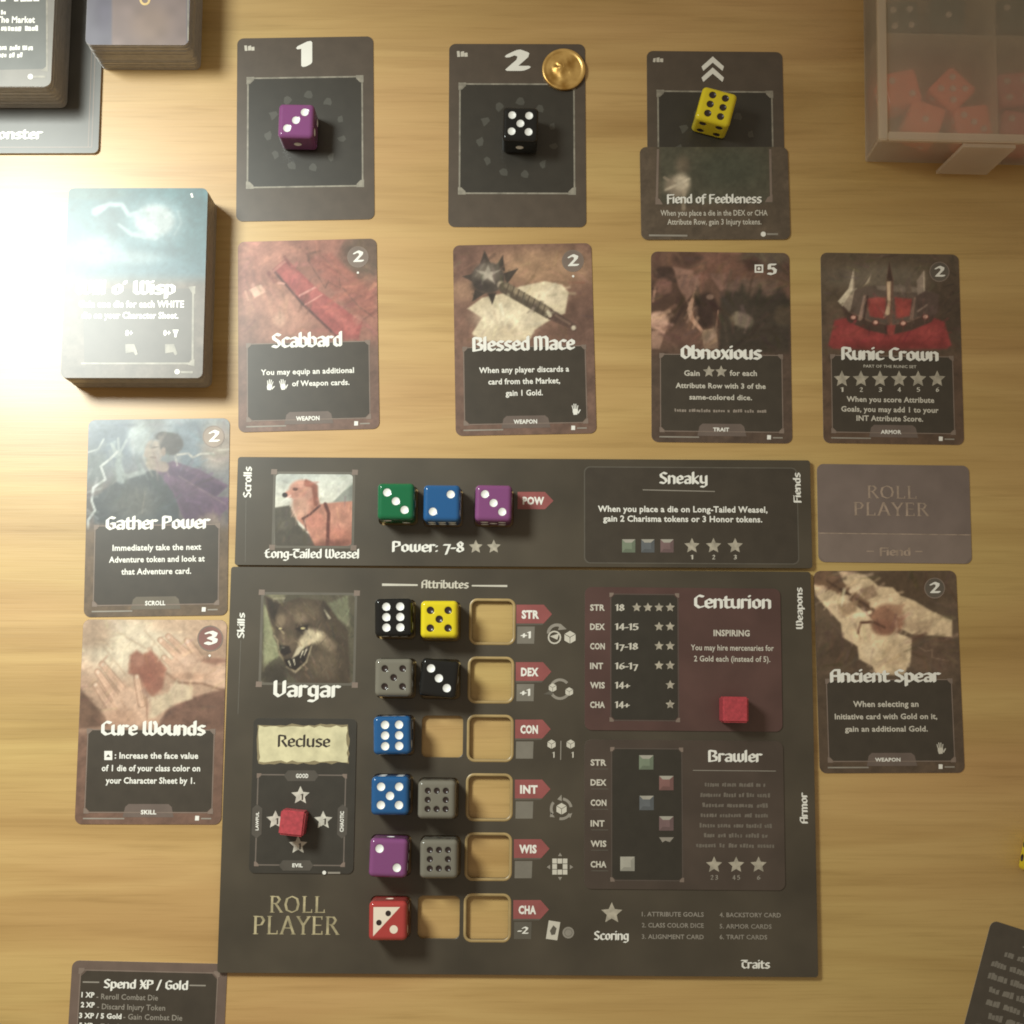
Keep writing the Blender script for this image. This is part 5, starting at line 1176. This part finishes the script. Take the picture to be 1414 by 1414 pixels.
# the monster cards and the deck standing on them
V_TL = (0, 0, .11317 * 1.4993)
mz = 1.6
mc = at(135, 212, mz); mw, mh = 120.0, 88.0
mx, my, mr = mc[0] - mw / 2, mc[1] + mh / 2, .004
MON = ink('monster_card_print', (.095, .09, .08), mottle=.15, scale=40)
root = thing('monster_card', 'large grey card with the word Monster at its foot', 'card', mx, my, 0, mr)
card_block(root, mw, mh, 2.5, 0, mz - CT, EDGE_G, 4, .12, 5)
slab('card_stock', rrect_pts(mw, mh, 2.5), mz - CT + .02, mz, MON, root, EDGE_G)
sm_ = Sheet(root, mx, my, mr, mz).view(0, 0, .16967)
sm_.text('title_lettering', [('Monster', -122, 338, 1132, 78)], WHITE, 5, bold=1.1)
for xx in (mw / 2 - 3.2, mw / 2 - 4.8): sm_.polys('border_line', [[(xx, -mh / 2 + 3), (xx + .35, -mh / 2 + 3), (xx + .35, mh / 2 - 3), (xx, mh / 2 - 3)]], FRAME, 2, local=True)
sm_.polys('border_line', [[(-mw / 2 + 3, -mh / 2 + 2.6), (mw / 2 - 3, -mh / 2 + 2.6), (mw / 2 - 3, -mh / 2 + 3.0), (-mw / 2 + 3, -mh / 2 + 3.0)]], FRAME, 2, local=True)
kz = mz + 23.5
kc = at(70, 119.5, kz); kw, kh = 63.0, 88.0
kx, ky = kc[0] - kw / 2, kc[1] + kh / 2
root = thing('card_deck', 'tall grey deck standing on the monster card', 'card deck', kx, ky, mz + .02 + 5 * LAYER, 0, 'decks of cards')
kb = mz + .02 + 5 * LAYER
card_block(root, kw, kh, 3, 0, kz - kb - CT, EDGE_L, 62, .2, 8)
slab('top_card', rrect_pts(kw, kh, 3), kz - kb - CT + .02, kz - kb, ink('pale_card_print', (.19, .172, .15)), root, EDGE)
sk2 = Sheet(root, kx, ky, 0, kz).view(0, 0, .16967)
sk2.polys('text_panel', [[(-520, -200), (372, -200), (375, 540), (350, 560), (-520, 580)]], ink('slate_panel_print', (.095, .096, .086)), 1)
sk2.polys('frame_line', [[(376, -200), (388, -200), (388, 560), (376, 560)]], FRAME_LIGHT, 2); sk2.polys('frame_corner', [[(335, 575), (385, 535), (390, 585)]], FRAME_LIGHT, 3)
sk2.text('title_lettering', [("Common er's", -260, 325, 8, 58)], WHITE, 4, font='blur')
sk2.text('rules_lettering', [('The Market', -30, 284, 184, 50)], WHITE, 4, font='sans', bold=3)
sk2.text('smeared_lettering', [('shuffle all cards fr', -400, 52, 118, 36), ('of the ro', -320, -45, 184, 44), ('discard mar common deck', -330, 314, 250, 44), ('at the round gains only This', -330, 272, 406, 40), ('card for each name of it', -330, 182, 466, 40)], WHITE, 4, font='blur')
sk2.polys('set_mark', [disc(248, 624, 22, 10)], WHITE, 4); sk2.polys('set_line', [[(275, 616), (372, 616), (372, 634), (275, 634)]], FRAME_LIGHT, 4)
# lavender mini deck
bz = 25.0
b0, b1 = at(117.5, 70, bz), at(260, 70, bz); bw, bh = b1[0] - b0[0], 68.0
bx, by = (b0[0] + b1[0]) / 2, at(190, 62, bz)[1] + bh / 2
root = thing('card_deck', 'tall deck of small lavender cards with a pink panel', 'card deck', bx, by, 0, 0, 'decks of cards')
card_block(root, bw, bh, 2.6, 0, bz - CT, EDGE_L, 64, .2, 12)
slab('top_card', rrect_pts(bw, bh, 2.6), bz - CT + .02, bz, ink('lavender_card_print', (.30, .27, .30), mottle=.08), root, EDGE)
sl = Sheet(root, bx, by, 0, bz).view(100, 0, .16973)
sl.paint('illustration', bw - .1, bh - .1, 2.6, lambda c: (c.fill((150, 146, 162)), c.gon([(320, -900), (930, -900), (930, 380), (320, 380)], (182, 160, 156), 1, 12), c.blob(250, 100, 60, 150, (132, 126, 146), .7, .6), c.blob(640, 200, 150, 150, (200, 172, 156), .7, .6), c.noise(90, .03, 4)), 1, gain=2.2)
GOLDO = ink('gold_ornament_print', (.75, .55, .25), rough=.3)
sl.polys('ornament_ring', ring_quads(590, 0, 26, 44, n=18), GOLDO, 3); sl.polys('panel_line', [[(936, -600), (946, -600), (946, 330), (936, 330)]], FRAME_LIGHT, 3)

# ------------------------------------------------------------------ translucent storage box with dice
def plastic_box():
    m, nt, b = new_mat('cloudy_clear_plastic')
    out = nt.nodes['Material Output']; tr = nt.nodes.new('ShaderNodeBsdfTransparent'); mx = nt.nodes.new('ShaderNodeMixShader'); tl = nt.nodes.new('ShaderNodeBsdfTranslucent'); m2 = nt.nodes.new('ShaderNodeMixShader')
    b.inputs['Base Color'].default_value = (.92, .85, .74, 1); b.inputs['Roughness'].default_value = .35
    tl.inputs['Color'].default_value = (.92, .83, .70, 1); tr.inputs['Color'].default_value = (.99, .98, .96, 1)
    nz = nt.nodes.new('ShaderNodeTexNoise'); nz.inputs['Scale'].default_value = 60; tcn = nt.nodes.new('ShaderNodeTexCoord'); nt.links.new(tcn.outputs['Object'], nz.inputs['Vector'])
    mr = nt.nodes.new('ShaderNodeMapRange'); mr.inputs[3].default_value = .28; mr.inputs[4].default_value = .38; nt.links.new(nz.outputs['Fac'], mr.inputs[0])
    m2.inputs[0].default_value = .55; nt.links.new(b.outputs[0], m2.inputs[1]); nt.links.new(tl.outputs[0], m2.inputs[2])
    nt.links.new(mr.outputs[0], mx.inputs[0]); nt.links.new(tr.outputs[0], mx.inputs[1]); nt.links.new(m2.outputs[0], mx.inputs[2]); nt.links.new(mx.outputs[0], out.inputs['Surface'])
    rf = nt.nodes.new('ShaderNodeBsdfRefraction'); rf.inputs['IOR'].default_value = 1.25; rf.inputs['Roughness'].default_value = .4; rf.inputs['Color'].default_value = (.95, .92, .88, 1)
    m3 = nt.nodes.new('ShaderNodeMixShader'); m3.inputs[0].default_value = .10
    nt.links.new(tr.outputs[0], m3.inputs[1]); nt.links.new(rf.outputs[0], m3.inputs[2]); nt.links.new(m3.outputs[0], mx.inputs[1])
    me_ = m.copy(); me_.name = 'milky_rim_plastic'                 # thicker plastic along the rims and the latch
    for n_ in me_.node_tree.nodes:
        if n_.type == 'MAP_RANGE': n_.inputs[3].default_value = .50; n_.inputs[4].default_value = .66
    H = 28.0
    x0, y0 = 167.0, 239.5; W, D = 175.0, 120.0
    root = thing('storage_box', 'cloudy plastic dice box with a front latch', 'box', x0 + W / 2, y0 + D / 2, 0, math.radians(-1.2))
    def lbox(name, xa, xb, ya, yb, za, zb, bev=.4):
        bm = bmesh.new(); bmesh.ops.create_cube(bm, size=1)
        for v in bm.verts: v.co = Vector((xa + (v.co.x + .5) * (xb - xa), ya + (v.co.y + .5) * (yb - ya), za + (v.co.z + .5) * (zb - za))) * MM
        bmesh.ops.bevel(bm, geom=bm.edges[:], offset=bev * MM, segments=2, affect='EDGES')
        me = bpy.data.meshes.new(name); bm.to_mesh(me); bm.free(); me.materials.append(m)
        o = bpy.data.objects.new(name, me); COL.objects.link(o); o.parent = root; return o
    w2, d2 = W / 2, D / 2
    lbox('base_panel', -w2, w2, -d2, d2, 0, 1.2)
    # walls lean outwards a little towards the rim
    def wall(name, pts_bottom, pts_top, t):
        v = [(*p, 1.25) for p in pts_bottom] + [(*p, H - 1.6) for p in pts_top]
        mesh_obj(name, v, [(0, 1, 5, 4), (1, 2, 6, 5), (2, 3, 7, 6), (3, 0, 4, 7), (4, 5, 6, 7), (3, 2, 1, 0)], m, root)
    t = 1.4; o = .8
    wall('side_wall', [(-w2, -d2 + t), (-w2 + t, -d2 + t), (-w2 + t, d2 - t), (-w2, d2 - t)], [(-w2 - o, -d2 + t), (-w2 + t - o, -d2 + t), (-w2 + t - o, d2 - t), (-w2 - o, d2 - t)], t)
    wall('side_wall', [(w2 - t, -d2 + t), (w2, -d2 + t), (w2, d2 - t), (w2 - t, d2 - t)], [(w2 - t + o, -d2 + t), (w2 + o, -d2 + t), (w2 + o, d2 - t), (w2 - t + o, d2 - t)], t)
    wall('front_wall', [(-w2, -d2), (w2, -d2), (w2, -d2 + t - .02), (-w2, -d2 + t - .02)], [(-w2 - o, -d2 - o), (w2 + o, -d2 - o), (w2 + o, -d2 + t - o), (-w2 - o, -d2 + t - o)], t)
    wall('back_wall', [(-w2, d2 - t + .02), (w2, d2 - t + .02), (w2, d2), (-w2, d2)], [(-w2 - o, d2 - t + o), (w2 + o, d2 - t + o), (w2 + o, d2 + o), (-w2 - o, d2 + o)], t)
    divx = [at(1374, 60, H - 3)[0] - x0 - w2, at(1374, 60, H - 3)[0] - x0 - w2 + 58]; divy = [at(1300, 53, H - 3)[1] - y0 - d2]
    for xx in divx: lbox('divider', xx - .6, xx + .6, -d2 + t + .1, d2 - t - .1, 1.3, H - 2.4, .2)
    for xx0, xx1 in ((-w2 + t + .1, divx[0] - .7), (divx[0] + .7, divx[1] - .7), (divx[1] + .7, w2 - t - .1)): lbox('divider', xx0, xx1, divy[0] - .6, divy[0] + .6, 1.3, H - 2.6, .2)
    lid = lbox('lid', -w2 - 1.4, w2 + 1.4, -d2 - 1.4, d2 + 1.4, H - 1.5, H - .1, .5)
    for a in ((-w2 - 1.3, -w2 + 2.6, -d2 - 1.3, d2 + 1.3), (w2 - 2.6, w2 + 1.3, -d2 - 1.3, d2 + 1.3), (-w2 + 2.7, w2 - 2.7, -d2 - 1.3, -d2 + 2.6), (-w2 + 2.7, w2 - 2.7, d2 - 2.6, d2 + 1.3)):
        r_ = lbox('lid_rim', *a, H, H + 1.4, .5); r_.data.materials[0] = me_
    lx = at(1345, 215, 14)[0] - x0 - w2
    v = [(lx - 8, -d2 - 1.6, H - .3), (lx + 15, -d2 - 1.6, H - .3), (lx + 15, -d2 - 3.2, H - .3), (lx - 8, -d2 - 3.2, H - .3), (lx - 12.5, -d2 - 4.6, 3), (lx + 10.5, -d2 - 4.6, 3), (lx + 10.5, -d2 - 6.0, 3), (lx - 12.5, -d2 - 6.0, 3)]
    mesh_obj('latch', v, [(0, 1, 2, 3), (7, 6, 5, 4), (0, 4, 5, 1), (1, 5, 6, 2), (2, 6, 7, 3), (3, 7, 4, 0)], me_, root)
    q = random.Random(21)
    RT = plastic('clear_red_die_plastic', (.90, .22, .14), .05)
    DG_ = plastic('dark_green_die_plastic', (.02, .05, .04), .1)
    PL = plastic('plum_die_plastic', (.62, .15, .15), .05)
    def inside(label, px, py, mat, top, front, rot, flip=False, zz=1.45):
        die(label, px, py, zz, rot, mat, plastic('dull_pip_paint', (.62, .52, .48), rough=.4), top, front, flip=flip, pr=1.5, group='dice kept in the plastic box')
    inside('translucent red die in the plastic box, showing two', 1246, 120, RT, 2, 3, 12)
    inside('translucent red die in the plastic box, showing five', 1316, 122, RT, 5, 1, 45)
    inside('translucent red die in the plastic box, showing one', 1278, 164, RT, 1, 2, -20)
    inside('translucent red die in the plastic box, showing three', 1345, 168, RT, 3, 2, 8)
    inside('dark green die in the plastic box, showing four', 1246, 24, DG_, 4, 1, 4)
    inside('dark green die in the plastic box, showing one', 1310, 20, DG_, 1, 3, -3)
    inside('dark green die in the plastic box, showing two', 1404, 20, DG_, 2, 3, 6)
    inside('plum red die in the plastic box, showing four', 1404, 122, PL, 4, 1, 5)
    inside('plum red die in the plastic box, showing two', 1408, 176, PL, 2, 1, -8)
plastic_box()
